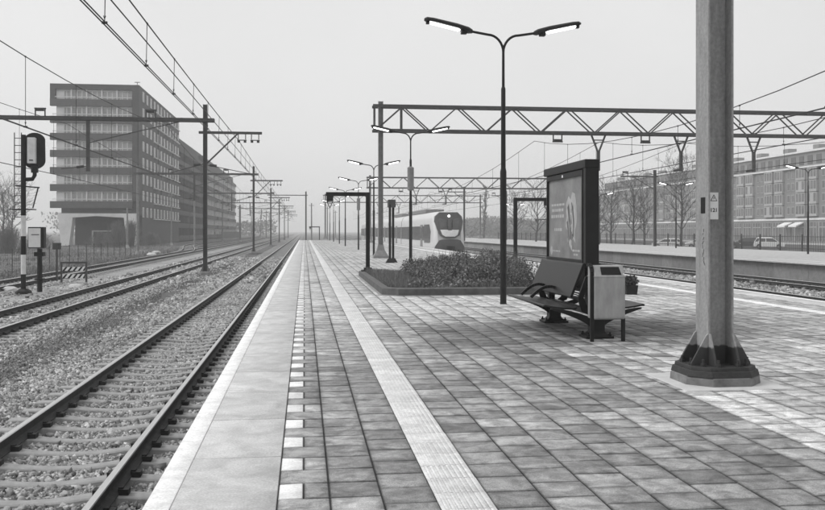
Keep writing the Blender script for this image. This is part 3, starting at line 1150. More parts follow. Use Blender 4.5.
litter = thing('litter_bin', (4.10, 11.55, 0), 'grey steel litter bin with dark slot and black legs at the near bench end', 'litter bin')
m = MB()
hw = 0.215
pr = [(0.0, 0.32), (0.0, 0.88), (0.085, 1.03), (0.30, 1.03), (0.30, 0.30), (0.02, 0.30)]
m.prism(pr, 'x', -hw, hw)
body = m.build('body', 'bin', litter, bevel=0.016)
# slot on the sloping hood
def onslope(u, x): # u 0..1 up the slope
    return (x, 0.0 + 0.085 * u - 0.004, 0.88 + 0.15 * u + 0.003)
m = MB()
a = [onslope(0.16, -0.115), onslope(0.16, 0.165), onslope(0.86, 0.145), onslope(0.86, -0.115)]
b = [(x, y + 0.02, z - 0.01) for x, y, z in a]
m.loft([a, b])
m.build('slot', 'dark', body)
m = MB()
for a, b in ((0.875, 0.888),):
    m.box(-hw - 0.005, hw + 0.005, -0.007, 0.302, a, b)
m.build('rim', 'bin', body, bevel=0.003)
MB().tube([(0.19, -0.004, 0.915), (0.19, -0.012, 0.915)], 0.012, 10).build('lock', 'white', body)
for sx in (-1, 1):
    m = MB()
    x = sx * 0.235
    pts = [(x, 0.05, 0.0), (x, 0.05, 0.93), (x, 0.065, 0.99), (x, 0.11, 1.03), (x, 0.2, 1.04)]
    if sx > 0:
        pts = [(x - 0.03, 0.06, 0.0), (x - 0.03, 0.06, 0.32)]
    for p_, q_ in zip(pts, pts[1:]):
        m.bar(p_, q_, 0.05, 0.04)
    m.build('leg', 'anthracite', litter, bevel=0.006)

tub = thing('plant_tub', (7.66, 20.2, 0), 'small dark plant tub with a bushy plant behind the litter bin', 'plant tub')
MB().loft([[(-0.13, -0.13, 0), (0.13, -0.13, 0), (0.13, 0.13, 0), (-0.13, 0.13, 0)], [(-0.15, -0.15, 0.22), (0.15, -0.15, 0.22), (0.15, 0.15, 0.22), (-0.15, 0.15, 0.22)]]).build('tub', 'anthracite', tub, bevel=0.01)


def leaves(name, pos, size, tint, material='leaf', parent=None, up=0.3, long=1.6):
    """small folded leaf quads at the given points"""
    n = len(pos)
    d = rng.normal(0, 1, (n, 3)); d[:, 2] = np.abs(d[:, 2]) * 0.8 + up
    d /= np.linalg.norm(d, axis=1)[:, None]
    e = np.cross(d, rng.normal(0, 1, (n, 3)))
    e /= np.linalg.norm(e, axis=1)[:, None]
    s = (np.asarray(size) * rng.uniform(0.6, 1.4, n))[:, None]
    V = np.stack([pos, pos + d * s * long * 0.5 + e * s * 0.45, pos + d * s * long, pos + d * s * long * 0.5 - e * s * 0.45], 1)
    F = np.arange(n * 4).reshape(n, 4)
    return np_mesh(name, V.reshape(-1, 3), F, material, np.asarray(tint), parent)


pp = rng.normal(0, 1, (700, 3)); pp /= np.linalg.norm(pp, axis=1)[:, None]
pp *= (rng.random(700) ** 0.4)[:, None] * np.array([0.19, 0.19, 0.13])
pp[:, 2] += 0.29
leaves('foliage', pp, 0.045, rng.uniform(0.04, 0.14, 700), parent=tub)

# ================================================================== NEAR GANTRY COLUMN
CXY = (4.07, 8.42)
col = thing('gantry_column', (CXY[0], CXY[1], 0), 'massive grey steel column at the front right with plate 121 and a bolted foot', 'gantry column')


def h_section(m, fw, dp, tf, tw, z0, z1):
    """flanges face +x and -x; web along x"""
    m.box(-dp / 2, -dp / 2 + tf, -fw / 2, fw / 2, z0, z1)
    m.box(dp / 2 - tf, dp / 2, -fw / 2, fw / 2, z0, z1)
    m.box(-dp / 2 + tf, dp / 2 - tf, -tw / 2, tw / 2, z0, z1)


FW, DP = 0.285, 0.262
m = MB()
h_section(m, FW, DP, 0.019, 0.012, 0.18, 8.7)
m.build('shaft', 'column', col, bevel=0.003)
m = MB()
def octa(hx, cut, z):
    return [(hx, -hx + cut, z), (hx, hx - cut, z), (hx - cut, hx, z), (-hx + cut, hx, z), (-hx, hx - cut, z), (-hx, -hx + cut, z), (-hx + cut, -hx, z), (hx - cut, -hx, z)]
m.loft([octa(0.385, 0.19, 0.0), octa(0.38, 0.19, 0.075), octa(0.37, 0.19, 0.088)])
m.build('plinth', 'plinth', col, bevel=0.008)
m = MB()
m.loft([octa(0.372, 0.17, 0.086), octa(0.362, 0.17, 0.13), octa(0.357, 0.17, 0.148)])
m.loft([octa(0.335, 0.14, 0.146), octa(0.33, 0.14, 0.182)])
m.build('base_plate', 'rust', col, bevel=0.006)
for sx in (-1, 1):
    for sy in (-1, 1):
        m = MB()
        yy = sy * (FW / 2 - 0.012)
        x0 = sx * DP / 2
        m.prism([(x0, 0.18), (x0 + sx * 0.175, 0.18), (x0 + sx * 0.175, 0.205), (x0 + sx * 0.02, 0.475), (x0, 0.49)], 'y', yy - 0.011, yy + 0.011)
        m.build('gusset', 'column', col, bevel=0.003)
    m = MB()
    x0 = sx * (DP / 2 - 0.012)
    for sy in (-1, 1):
        yf = sy * FW / 2
        m.prism([(yf, 0.18), (yf + sy * 0.15, 0.18), (yf + sy * 0.15, 0.205), (yf + sy * 0.015, 0.485), (yf, 0.49)], 'x', x0 - 0.011, x0 + 0.011)
    m.build('gusset', 'column', col, bevel=0.003)
for (bx, by) in ((0.29, 0.1), (0.29, -0.1), (-0.29, 0.1), (-0.29, -0.1), (0.1, 0.29), (-0.1, 0.29), (0.1, -0.29), (-0.1, -0.29), (0.22, -0.22), (-0.22, -0.22)):
    m = MB()
    m.tube([(bx, by, 0.18), (bx, by, 0.212)], 0.028, 6)
    m.tube([(bx, by, 0.20), (bx, by, 0.25)], 0.015, 8)
    m.build('bolt', 'rust', col)


def text_mesh(body, size):
    cu = bpy.data.curves.new('t', 'FONT')
    cu.body = body; cu.size = size; cu.align_x = 'CENTER'; cu.align_y = 'CENTER'
    cu.extrude = 0.0006; cu.offset = size * 0.025
    o = bpy.data.objects.new('t', cu)
    COL.objects.link(o)
    dg = bpy.context.evaluated_depsgraph_get()
    me = bpy.data.meshes.new_from_object(o.evaluated_get(dg))
    bpy.data.objects.remove(o)
    return me


# number plate with a warning triangle, fixed across the mouth of the section
ZP = 1.75
yp_ = -FW / 2 + 0.03
m = MB()
m.box(-0.108, -0.015, yp_ - 0.0015, yp_ + 0.0015, ZP - 0.135, ZP + 0.13)
plate = m.build('number_plate', 'offwhite', col)
m = MB().box(-0.10, -0.03, yp_ + 0.002, -0.006, ZP - 0.1, ZP + 0.1)
m.build('plate_bracket', 'galv_dark', col)
me = text_mesh('121', 0.052)
me.materials.append(M['black'])
o = bpy.data.objects.new('number', me)
COL.objects.link(o); o.parent = plate
o.rotation_euler = (R(90), 0, 0)
o.location = (-0.0615, yp_ - 0.0025, ZP - 0.045)
cxp = -0.0615
t1 = [(cxp - 0.036, ZP + 0.045), (cxp + 0.036, ZP + 0.045), (cxp, ZP + 0.112)]
t2 = [(cxp - 0.026, ZP + 0.051), (cxp + 0.026, ZP + 0.051), (cxp, ZP + 0.099)]
m = MB()
m.prism(t1, 'y', yp_ - 0.0025, yp_ - 0.0015)
tr = m.build('warning_triangle', 'black', plate)
MB().prism(t2, 'y', yp_ - 0.0033, yp_ - 0.0025).build('triangle_field', 'offwhite', tr)
bolt = [(cxp + 0.003, ZP + 0.09), (cxp - 0.008, ZP + 0.072), (cxp - 0.001, ZP + 0.072), (cxp - 0.004, ZP + 0.056), (cxp + 0.008, ZP + 0.077), (cxp + 0.001, ZP + 0.077)]
MB().prism(bolt, 'y', yp_ - 0.0041, yp_ - 0.0033).build('bolt_symbol', 'black', tr)
# black tag and a scribble on the flange
MB().box(-DP / 2 - 0.002, -DP / 2 - 0.0002, -0.075, 0.025, ZP - 0.075, ZP + 0.085).build('black_tag', 'black', col)
m = MB()
rs = random.Random(3)
zz = 1.52
for k in range(9):
    yy = -0.03 + rs.uniform(-0.02, 0.02)
    m.bar((-DP / 2 - 0.0012, yy, zz), (-DP / 2 - 0.0012, yy + rs.uniform(-0.035, 0.035), zz - rs.uniform(0.02, 0.045)), 0.006, 0.0015, up=(1, 0, 0))
    zz -= 0.04
m.build('pen_scrawl', 'black', col)

# ================================================================== PLANTING BED
bed = thing('raised_bed', (BX0, BY0, 0), 'raised planting bed with a dark stone kerb behind the nearest lamp post', 'planting bed')
KT = 0.14
lx, ly = BX1 - BX0, BY1 - BY0
ch = 0.35
def ring(d, z):
    return [(d, ch + d, z), (ch + d * 0.6, d, z), (lx - d, d, z), (lx - d, ly - d, z), (d, ly - d, z)]
m = MB()
o4 = ring(0, 0.0) + ring(0.0, 0.165) + ring(0.17, 0.18) + ring(0.17, 0.02)
n = 5
fs = []
for k in range(3):
    for j in range(n):
        fs.append((k * n + j, k * n + (j + 1) % n, (k + 1) * n + (j + 1) % n, (k + 1) * n + j))
m.add(o4, fs)
m.build('kerb', 'kerb', bed, bevel=0.012)
m = MB()
m.add([(p_[0], p_[1], 0.10) for p_ in ring(0.15, 0)], [(0, 1, 2, 3, 4)])
m.build('earth', 'soil', bed)
m = MB()
m.add(ring(-0.07, 0.0) + ring(-0.07, 0.012) + ring(0.02, 0.012), [(k * 5 + j, k * 5 + (j + 1) % 5, (k + 1) * 5 + (j + 1) % 5, (k + 1) * 5 + j) for k in range(2) for j in range(5)])
m.build('footing', 'kerb_light', bed)

# grass on the left half
n = 30000
x = rng.uniform(BX0 + 0.2, BX0 + 3.4, n); y = rng.uniform(BY0 + 0.2, BY1 - 0.2, n)
k = ((x - BX0) + (y - BY0) > 0.75)
x, y = x[k], y[k]; n = len(x)
hgt = 0.10 + 0.16 * vnoise(x * 1.6, y * 1.1, 6)
dx, dy = rng.normal(0, 0.06, n), rng.normal(0, 0.06, n)
wv = rng.uniform(0, np.pi, n)
wx, wy = 0.009 * np.cos(wv), 0.009 * np.sin(wv)
b0 = np.stack([x - wx, y - wy, np.full(n, 0.09)], 1); b1 = np.stack([x + wx, y + wy, np.full(n, 0.09)], 1)
tp = np.stack([x + dx, y + dy, 0.09 + hgt * rng.uniform(0.6, 1.3, n)], 1)
V = np.stack([b0, b1, tp], 1).reshape(-1, 3)
o = np_mesh('grass', V, np.arange(n * 3).reshape(n, 3), 'leaf', rng.uniform(0.1, 0.25, n))
tag(o, 'low rough grass on the left part of the raised bed', 'grass', None, 'stuff')
# pale dry tufts by the front kerb
n = 900
cxs = rng.choice([0.9, 1.15, 2.0, 2.4, 2.65], n) + rng.normal(0, 0.13, n)
pos = np.stack([BX0 + cxs, BY0 + 0.45 + np.abs(rng.normal(0, 0.16, n)), 0.12 + rng.uniform(0, 0.18, n)], 1)
tag(leaves('dry_leaves', pos, 0.045, rng.uniform(0.12, 0.3, n)), 'pale withered leaves lying along the front kerb of the bed', 'dry leaves', None, 'stuff')

# shrubs: many low bushes grown together
n = 90000
cent = []
rc = random.Random(8)
for _ in range(60):
    cx_ = rc.uniform(BX0 + 1.5, BX1 - 0.2); cy_ = rc.uniform(BY0 + 0.5, BY1 - 0.4)
    if cx_ < BX0 + 2.6 and cy_ < BY0 + 1.4: continue
    hh = 0.28 + 0.42 * min(1, max(0, (cx_ - BX0 - 1.1) / 1.7)) * rc.uniform(0.75, 1.1)
    cent.append((cx_, cy_, hh, rc.uniform(0.35, 0.6)))
cent = np.array(cent)
pick = rng.integers(0, len(cent), n)
u = rng.normal(0, 1, (n, 3)); u /= np.linalg.norm(u, axis=1)[:, None]; u[:, 2] = np.abs(u[:, 2])
rad = rng.random(n) ** 0.35
lump = 0.75 + 0.5 * vnoise(u[:, 0] * 3 + pick * 1.7, u[:, 2] * 3 + pick * 0.9, 12)
pos = np.stack([cent[pick, 0] + u[:, 0] * rad * cent[pick, 3] * lump, cent[pick, 1] + u[:, 1] * rad * cent[pick, 3] * lump, 0.1 + u[:, 2] * rad * cent[pick, 2] * lump], 1)
k = (pos[:, 0] > BX0 + 0.2) & (pos[:, 0] < BX1 - 0.05) & (pos[:, 1] > BY0 + 0.1)
pos = pos[k]; pick = pick[k]
tb = rng.uniform(0.07, 0.2, len(pos)) * (0.7 + 0.6 * rng.random(len(cent)))[pick]
tb = np.where(rng.random(len(pos)) < 0.10, 0.2, tb)
tag(leaves('shrubbery', pos, 0.034, tb, up=0.2), 'dark small-leaved evergreen shrubs filling the right part of the raised bed', 'shrubs', None, 'stuff')

m = MB()
rq = random.Random(77)
for i in range(420):
    c_ = cent[rq.randrange(len(cent))]
    a = rq.uniform(0, 2 * math.pi); rr = c_[3] * rq.random() ** 0.5 * 0.8
    bx, by = c_[0] + rr * math.cos(a), c_[1] + rr * math.sin(a)
    if not (BX0 + 0.25 < bx < BX1 - 0.2 and BY0 + 0.3 < by < BY1 - 0.2): continue
    hh = c_[2] * rq.uniform(0.8, 1.35)
    m.tube([(bx, by, 0.1), (bx + rq.gauss(0, 0.04), by + rq.gauss(0, 0.04), 0.1 + hh * 0.6), (bx + rq.gauss(0, 0.1), by + rq.gauss(0, 0.1), 0.1 + hh)], [0.008, 0.006, 0.003], 3)
tag(m.build('shrub_stems', 'dry_twig', fix=False), 'thin bare stems standing up out of the shrubs in the raised bed', 'stems', None, 'stuff')

# ================================================================== PLATFORM FRAMES, DISPLAY POSTS
def gate_frame(loc, arm, label, h=2.78):
    t = thing('sign_gallows', loc, label, 'sign gallows', 'dark L-shaped frames on the platforms')
    s = 1 if arm > 0 else -1
    m = MB()
    m.box(-0.22, 0.22, -0.22, 0.22, 0, 0.05)
    m.box(-0.13, 0.13, -0.13, 0.13, 0.05, 0.13)
    m.build('base', 'black', t, bevel=0.01)
    m = MB()
    m.box(-0.065, 0.065, -0.065, 0.065, 0.13, h)
    m.build('post', 'black', t, bevel=0.008)
    m = MB()
    m.box(min(s * 0.065, arm), max(s * 0.065, arm), -0.06, 0.06, h - 0.13, h)
    m.build('arm', 'black', t, bevel=0.008)
    m = MB()
    m.box(*sorted((arm - s * 0.02, arm - s * 0.24)), -0.1, 0.1, h - 0.30, h - 0.131)
    lo = m.build('lantern', 'black', t, bevel=0.01)
    m = MB()
    ax = arm - s * 0.13
    for q in (-1, 1):
        m.bar((ax + q * 0.1, 0, h - 0.3), (ax, 0, h - 0.52), 0.025)
    m.bar((ax - 0.06, 0, h - 0.38), (ax + 0.06, 0, h - 0.38), 0.02)
    m.build('lantern_tip', 'black', lo)
    return t


gf = gate_frame((2.08, 29.25, 0.16), -1.38, 'black L-shaped gallows with a hanging lantern tip on the far left corner of the bed', 2.62)
gate_frame((8.05, 33.3, 0), 1.38, 'black L-shaped gallows rising behind the shrubs left of the poster panel')
for (px_, yy, zz, lab) in ((1.3, 150, -1.0, 'small faint L-shaped gallows on the ground past the platform end'),
                           (34.5, 128, 0, 'faint L-shaped gallows right of the train on the far platform'),
                           (36.0, 124, 0, 'faint L-shaped gallows on the far platform beneath the poplar')):
    g2 = clone(gf, (px_ + 1.2, yy, zz), lab)
    g2.scale = (1.25, 1, 1.25)

dp = thing('display_post', (4.1, 41.8, 0), 'pair of thin black posts carrying a small grey box, left of the second lamp post', 'display post')
for s in (-1, 1):
    MB().tube([(s * 0.1, s * 0.25, 0), (s * 0.1, s * 0.25, 2.75)], 0.06, 10).build('post', 'black', dp, smooth=True)
    MB().loft([[(s * 0.1 + a * 0.2, s * 0.25 + b * 0.2, 0) for a, b in ((-1, -1), (1, -1), (1, 1), (-1, 1))],
               [(s * 0.1 + a * 0.09, s * 0.25 + b * 0.09, 0.2) for a, b in ((-1, -1), (1, -1), (1, 1), (-1, 1))]]).build('foot', 'black', dp)
MB().box(-0.17, 0.17, -0.3, 0.3, 2.62, 2.98).build('box', 'galv_dark', dp, bevel=0.01)

# ================================================================== OVERHEAD LINE STRUCTURES, LEFT
def insul(m, x, y, z, s=1.0):
    for k in range(4):
        m.tube([(x, y, z - 0.05 * k * s), (x, y, z - 0.05 * k * s - 0.03 * s)], 0.06 * s, 8)


def bracket(t, x, z, name='wire_bracket', up=1):
    """square fork that holds the bearer wire"""
    m = MB()
    m.bar((x - 0.25, 0, z), (x - 0.25, 0, z + up * 0.42), 0.06)
    m.bar((x + 0.25, 0, z), (x + 0.25, 0, z + up * 0.42), 0.06)
    m.bar((x - 0.3, 0, z + up * 0.42), (x + 0.3, 0, z + up * 0.42), 0.07)
    b = m.build(name, 'galv_dark', t)
    m = MB()
    m.tube([(x - 0.2, 0, z + up * 0.36), (x + 0.2, 0, z + up * 0.36)], 0.09, 8)
    m.build('insulator', 'insul', b)


def left_portal(y, label, near=False, xl=-17.6, xm=-5.45):
    t = thing('catenary_portal', (xm, y, -0.98), label, 'catenary portal', 'overhead line portals over the left tracks')
    Z = 0.98
    m = MB()
    h_section(m, 0.24, 0.22, 0.018, 0.02, 0.25, 8.5 + Z)
    m.build('mast', 'galv_dark', t)
    m = MB()
    m.loft([octa(0.33, 0.12, 0.0), octa(0.30, 0.12, 0.2), octa(0.22, 0.08, 0.24)])
    for sx in (-1, 1):
        m.prism([(sx * 0.11, 0.24), (sx * 0.26, 0.24), (sx * 0.11, 0.6)], 'y', -0.09, -0.07)
        m.prism([(sx * 0.11, 0.24), (sx * 0.26, 0.24), (sx * 0.11, 0.6)], 'y', 0.07, 0.09)
    m.build('foot', 'concrete_dark', t)
    m = MB()
    m.tube([(xl - xm, 0, 0), (xl - xm, 0, 8.5 + Z)], [0.15, 0.12], 10)
    m.tube([(xl - xm, 0, -0.05), (xl - xm, 0, 0.35)], [0.36, 0.18], 10)
    m.build('rear_mast', 'galv', t, smooth=True)
    zb = 7.62 + Z
    m = MB()
    m.box(xl - xm - 0.4, 0.5, -0.20, -0.125, zb - 0.1, zb + 0.1)
    m.box(xl - xm - 0.4, 0.5, 0.125, 0.20, zb - 0.1, zb + 0.1)
    for k in range(13):
        xx = xl - xm + 0.4 + k * 0.95
        m.box(xx, xx + 0.08, -0.125, 0.125, zb + 0.1, zb + 0.115)
    m.build('beam', 'galv_dark', t)
    za = 6.95 + Z
    m = MB()
    m.box(-0.35, 3.1, -0.06, 0.06, za - 0.07, za + 0.07)
    m.build('cantilever_arm', 'galv_dark', t)
    MB().bar((1.75, 0, za - 0.06), (0.1, 0, 5.25 + Z), 0.08).build('strut', 'galv_dark', t)
    for xx in (2.0, 2.72):
        m = MB()
        for q in (-0.2, 0.2):
            m.bar((xx + q, 0, za - 0.07), (xx + q, 0, za - 0.36), 0.05)
        m.bar((xx - 0.26, 0, za - 0.4), (xx + 0.26, 0, za - 0.4), 0.05)
        b = m.build('wire_bracket', 'galv_dark', t)
        m = MB()
        m.tube([(xx - 0.24, 0, za - 0.46), (xx - 0.1, 0, za - 0.46)], 0.08, 8)
        m.tube([(xx + 0.1, 0, za - 0.46), (xx + 0.24, 0, za - 0.46)], 0.08, 8)
        m.build('insulator', 'insul', b)
    bracket(t, TB - xm - 0.6, zb + 0.1)
    bracket(t, TC - xm - 1.2, zb + 0.1)
    # hanging post between the two tracks with its stays, steady arms
    hx = -12.1 - xm + 0.4
    m = MB()
    m.box(hx - 0.09, hx + 0.09, -0.09, 0.09, 4.75 + Z, zb - 0.1)
    m.build('hanging_post', 'galv_dark', t)
    m = MB()
    m.bar((hx, 0, 6.3 + Z), (-1.4, 0, zb - 0.1), 0.05)
    m.build('stay', 'galv_dark', t)
    for (x0, x1, zz) in ((0.12, 2.6, 5.1), (-0.12, -1.9, 5.15), (hx - 0.1, hx - 1.4, 4.98)):
        m = MB()
        m.tube([(x0, 0, zz + Z + 0.05), (x1, 0, zz + Z - 0.45 if abs(x1 - x0) > 1.5 else zz + Z - 0.1)], 0.022, 6)
        b = m.build('steady_arm', 'wire', t)
        m = MB()
        s = 1 if x1 > x0 else -1
        m.tube([(x0 + s * 0.12, 0, zz + Z + 0.05), (x0 + s * 0.5, 0, zz + Z - 0.0)], 0.075, 8)
        m.build('insulator', 'insul', b)
    return t


P0 = left_portal(50.0, 'nearest overhead line portal, tall dark mast with beam across the left tracks')
LY = [50.0, 97.0, 146.0, 195.0, 245.0, 300.0]
for y_, lab in ((97.0, 'second overhead line portal over the left tracks, with a pale round rear mast'),
                (146.0, 'third overhead line portal over the left tracks, half lost in the fog'),
                (195.0, 'fourth overhead line portal over the left tracks, pale in the fog'),
                (245.0, 'fifth overhead line portal over the left tracks, very faint'),
                (300.0, 'farthest overhead line portal over the left tracks, a mere trace in the fog')):
    clone(P0, (-5.45, y_, -0.98), lab)


def single_mast(loc, arm, label, h=8.6, armz=7.9, group=None, strut=True):
    t = thing('catenary_mast', loc, label, 'catenary mast', group)
    m = MB()
    h_section(m, 0.26, 0.24, 0.02, 0.02, 0.0, h)
    m.build('mast', 'galv_dark', t)
    s = 1 if arm > 0 else -1
    m = MB()
    m.bar((-s * 0.3, 0, armz), (arm, 0, armz), 0.11, 0.14)
    m.build('cantilever_arm', 'galv_dark', t)
    if strut:
        MB().bar((arm * 0.62, 0, armz - 0.06), (s * 0.1, 0, armz - 1.25), 0.07).build('strut', 'galv_dark', t)
    bracket(t, arm * 0.86, armz + 0.05)
    return t


single_mast((0.25, 151, -1.0), -6.5, 'lone mast with an arm to the left, standing at the far end of the platform', 9.2, 8.55, strut=False)
for (x_, y_, h_, lab) in ((-23.0, 158, 9.3, 'thin pale pole between the bushes and the siding, in front of the flats'),
                          (-26.0, 135, 6.0, 'short thin pole standing in front of the bush by the flats'),
                          (-14.5, 205, 8.5, 'slim hazy mast left of the third portal'),
                          (-11, 260, 8.5, 'slim hazy mast in the fog at the centre left'),
                          (-16, 330, 8.5, 'faint slim mast in the fog near the end of the flats'),
                          (1.5, 190, 8.5, 'faint slim mast in the fog just past the platform end'),
                          (5.5, 215, 8.5, 'faint slim mast in the fog behind the smallest platform lamp'),
                          (9.0, 260, 8.5, 'faint slim mast in the fog left of the train')):
    t = thing('pole', (x_, y_, -1.05), lab, 'pole', 'poles beside the tracks')
    MB().tube([(0, 0, 0), (0, 0, h_)], [0.16, 0.11], 8).build('shaft', 'galv', t, smooth=True)
    MB().tube([(0, 0, 0), (0, 0, 0.5)], [0.34, 0.2], 8).build('foot', 'concrete', t)
    MB().bar((-0.6, 0, h_ - 0.5), (0.6, 0, h_ - 0.5), 0.09).build('crossarm', 'galv', t)

# ================================================================== TRUSS GANTRIES, RIGHT
def gantry(y, x0, x1, label, col_l=True, col_r=True, hang=(), br=(), cz=8.7, dy=0.32):
    t = thing('truss_gantry', (x0, y, 0), label, 'truss gantry', 'truss gantries over the right tracks')
    W = x1 - x0
    zt, zb = 8.42, 7.07
    for zz, name in ((zt, 'top_chord'), (zb, 'bottom_chord')):
        m = MB()
        for s in (-1, 1):
            m.box(-0.45, W + 0.45, s * dy - 0.05, s * dy + 0.05, zz - 0.075, zz + 0.075)
        k = 0.0
        while k < W:
            m.box(k, k + 0.09, -dy + 0.05, dy - 0.05, zz - 0.06, zz + 0.06)
            k += 3.17
        m.build(name, 'galv_dark', t)
    n = int(W / 3.17)
    xs = 1.15
    m = MB()
    for s in (-1, 1):
        m.bar((-0.35, s * dy, zb), (-0.35, s * dy, zt), 0.07)
        m.bar((1.15, s * dy, zb), (1.15, s * dy, zt), 0.07)
        m.bar((-0.3, s * dy, zb), (xs, s * dy, zt - 0.05), 0.07)
        k = xs
        while k + 1.58 < W + 0.3:
            m.bar((k + 0.1, s * dy, zt - 0.06), (k + 1.48, s * dy, zb + 0.06), 0.065)
            if k + 3.07 < W + 0.5:
                m.bar((k + 1.68, s * dy, zb + 0.06), (k + 3.07, s * dy, zt - 0.06), 0.065)
            k += 3.17
    m.build('diagonals', 'galv_dark', t)
    for use, xx in ((col_l, 0.0), (col_r, W)):
        if not use: continue
        m = MB()
        h_section(m, 0.285, 0.26, 0.02, 0.014, 0.2, cz)
        c2 = MB()
        for (a, b, c_) in [(q[0] + xx, q[1], q[2]) for q in m.v]:
            c2.v.append((a, b, c_))
        c2.f, c2.mi = m.f, m.mi
        c2.build('column', 'galv', t)
        m = MB()
        m.loft([[(xx + a * 0.42, b * 0.42, 0.0) for a, b in ((-1, -1), (1, -1), (1, 1), (-1, 1))],
                [(xx + a * 0.40, b * 0.40, 0.12) for a, b in ((-1, -1), (1, -1), (1, 1), (-1, 1))],
                [(xx + a * 0.22, b * 0.22, 0.42) for a, b in ((-1, -1), (1, -1), (1, 1), (-1, 1))],
                [(xx + a * 0.14, b * 0.15, 0.75) for a, b in ((-1, -1), (1, -1), (1, 1), (-1, 1))]])
        m.build('column_foot', 'galv', t)
    for hx in hang:
        m = MB()
        x = hx - x0
        m.bar((x - 0.42, 0, zb - 0.06), (x - 0.04, 0, 6.05), 0.09)
        m.bar((x + 0.42, 0, zb - 0.06), (x + 0.04, 0, 6.05), 0.09)
        m.bar((x - 0.28, 0, 6.7), (x + 0.28, 0, 6.7), 0.06)
        m.bar((x - 0.45, 0, zb - 0.03), (x + 0.45, 0, zb - 0.03), 0.1)
        m.box(x - 0.08, x + 0.08, -0.08, 0.08, 4.95, 6.1)
        b = m.build('registration_hanger', 'galv_dark', t)
        m = MB()
        m.tube([(x, 0, 5.05), (x - 1.9, 0, 4.72)], 0.02, 6)
        m.tube([(x - 0.1, 0, 5.04), (x - 0.45, 0, 4.98)], 0.07, 8)
        m.build('steady_arm', 'insul', b)
    for hx in br:
        bracket(t, hx - x0, zb - 0.07, 'wire_bracket', -1)
    return t


gantry(49.0, 4.2, 34.0, 'large truss gantry with V-shaped hangers spanning the right tracks from the grey flared column', hang=(16.7, 21.65, 26.1), br=(14.3, 19.5))
gantry(114.0, 8.4, 34.5, 'second truss gantry over the train, smaller behind the big one', hang=(14.4, 18.3), br=(12.4, 17.6))
gantry(172.0, 4.0, 34.5, 'third truss gantry, faint in the fog above the train roof', hang=(14.4, 18.3), br=(12.4, 17.6))
single_mast((34.2, 83.5, 0), -3.5, 'lone grey mast with a strutted arm on the far platform, before the bare trees', 7.5, 6.85)
single_mast((24.0, 132, 0), -2.5, 'slim mast with a short arm beside the head of the train', 8.2, 7.4)
single_mast((33.5, 145, 0), -2.5, 'slim mast with a short arm in front of the faint poplar', 8.2, 7.4)


# ================================================================== OVERHEAD WIRES
def overhead(name_label, x, ys, stag=0.2, zc=4.4, zs=6.7, sag=1.5, double=True, aux=None, n_drop=8, near=True, xs_off=0.0, r=0.012):
    t = thing('overhead_line', (0, 0, 0), name_label, 'overhead wires', 'overhead lines above the tracks')
    con, mes = [], []
    spans = list(zip(ys, ys[1:]))
    for i, (a, b) in enumerate(spans):
        xa = x + (stag if i % 2 else -stag)
        xb = x - (stag if i % 2 else -stag)
        for k in range(13):
            u = k / 12
            if k == 0 and i > 0: continue
            yy = a + (b - a) * u
            xx = xa + (xb - xa) * u
            con.append((xx, yy, zc))
            mes.append((xx + xs_off, yy, zs - sag * 4 * u * (1 - u)))
    m = MB()
    if double:
        for s in (-0.03, 0.03):
            m.tube([(q[0] + s, q[1], q[2]) for q in con], r, 5)
    else:
        m.tube(con, r, 5)
    m.build('contact_wire', 'wire', t)
    MB().tube(mes, r * 1.25, 5).build('bearer_wire', 'wire', t)
    if aux:
        MB().tube([(q[0] + aux[0], q[1], aux[1]) for q in con], r * 1.1, 5).build('feeder_wire', 'wire', t)
    cnt = 0
    for i, (a, b) in enumerate(spans):
        for k in range(n_drop):
            u = (k + 0.5) / n_drop
            yy = a + (b - a) * u
            if cnt > 60: break
            xa = x + (stag if i % 2 else -stag)
            xb = x - (stag if i % 2 else -stag)
            xx = xa + (xb - xa) * u
            zt = zs - sag * 4 * u * (1 - u)
            m = MB()
            m.tube([(xx + xs_off, yy, zt), (xx, yy, zc)], 0.009, 4)
            if yy < 60:
                m.tube([(xx - 0.05, yy, zc + 0.01), (xx + 0.05, yy, zc + 0.01)], 0.028, 6)
                m.tube([(xx - 0.02, yy, zc + 0.14), (xx, yy, zc + 0.06), (xx + 0.02, yy, zc + 0.14)], 0.008, 4)
                m.tube([(xx + xs_off, yy - 0.03, zt), (xx + xs_off, yy + 0.03, zt)], 0.025, 6)
            m.build('dropper', 'wire', t)
            cnt += 1
    return t


YL = [2, 50, 97, 146, 195, 245, 300]
overhead('double contact wire with droppers over the near left track, from the top of the photo', -3.72, YL, 0.06, 5.42, 6.55, 0.12, aux=(0.0, 6.0), n_drop=11, xs_off=0.02, r=0.014)
overhead('overhead wires above the middle left track, passing before the flats', TB, YL, 0.25, 4.42, 7.3, 0.9, n_drop=9)
overhead('overhead wires above the far left track, level with the signal head', TC, YL, 0.25, 4.42, 7.3, 0.5, n_drop=9)
YR = [9, 49, 114, 172, 230]
overhead('overhead wires above the train track, climbing out of the photo at the right', RA, YR, 0.25, 4.5, 6.6, 1.5, n_drop=9)
overhead('overhead wires above the middle track between the platforms', RB, YR, 0.25, 4.5, 6.6, 1.5, n_drop=9)
overhead('overhead wires above the track along the far platform', RC, YR, 0.25, 4.5, 6.6, 1.5, n_drop=9)

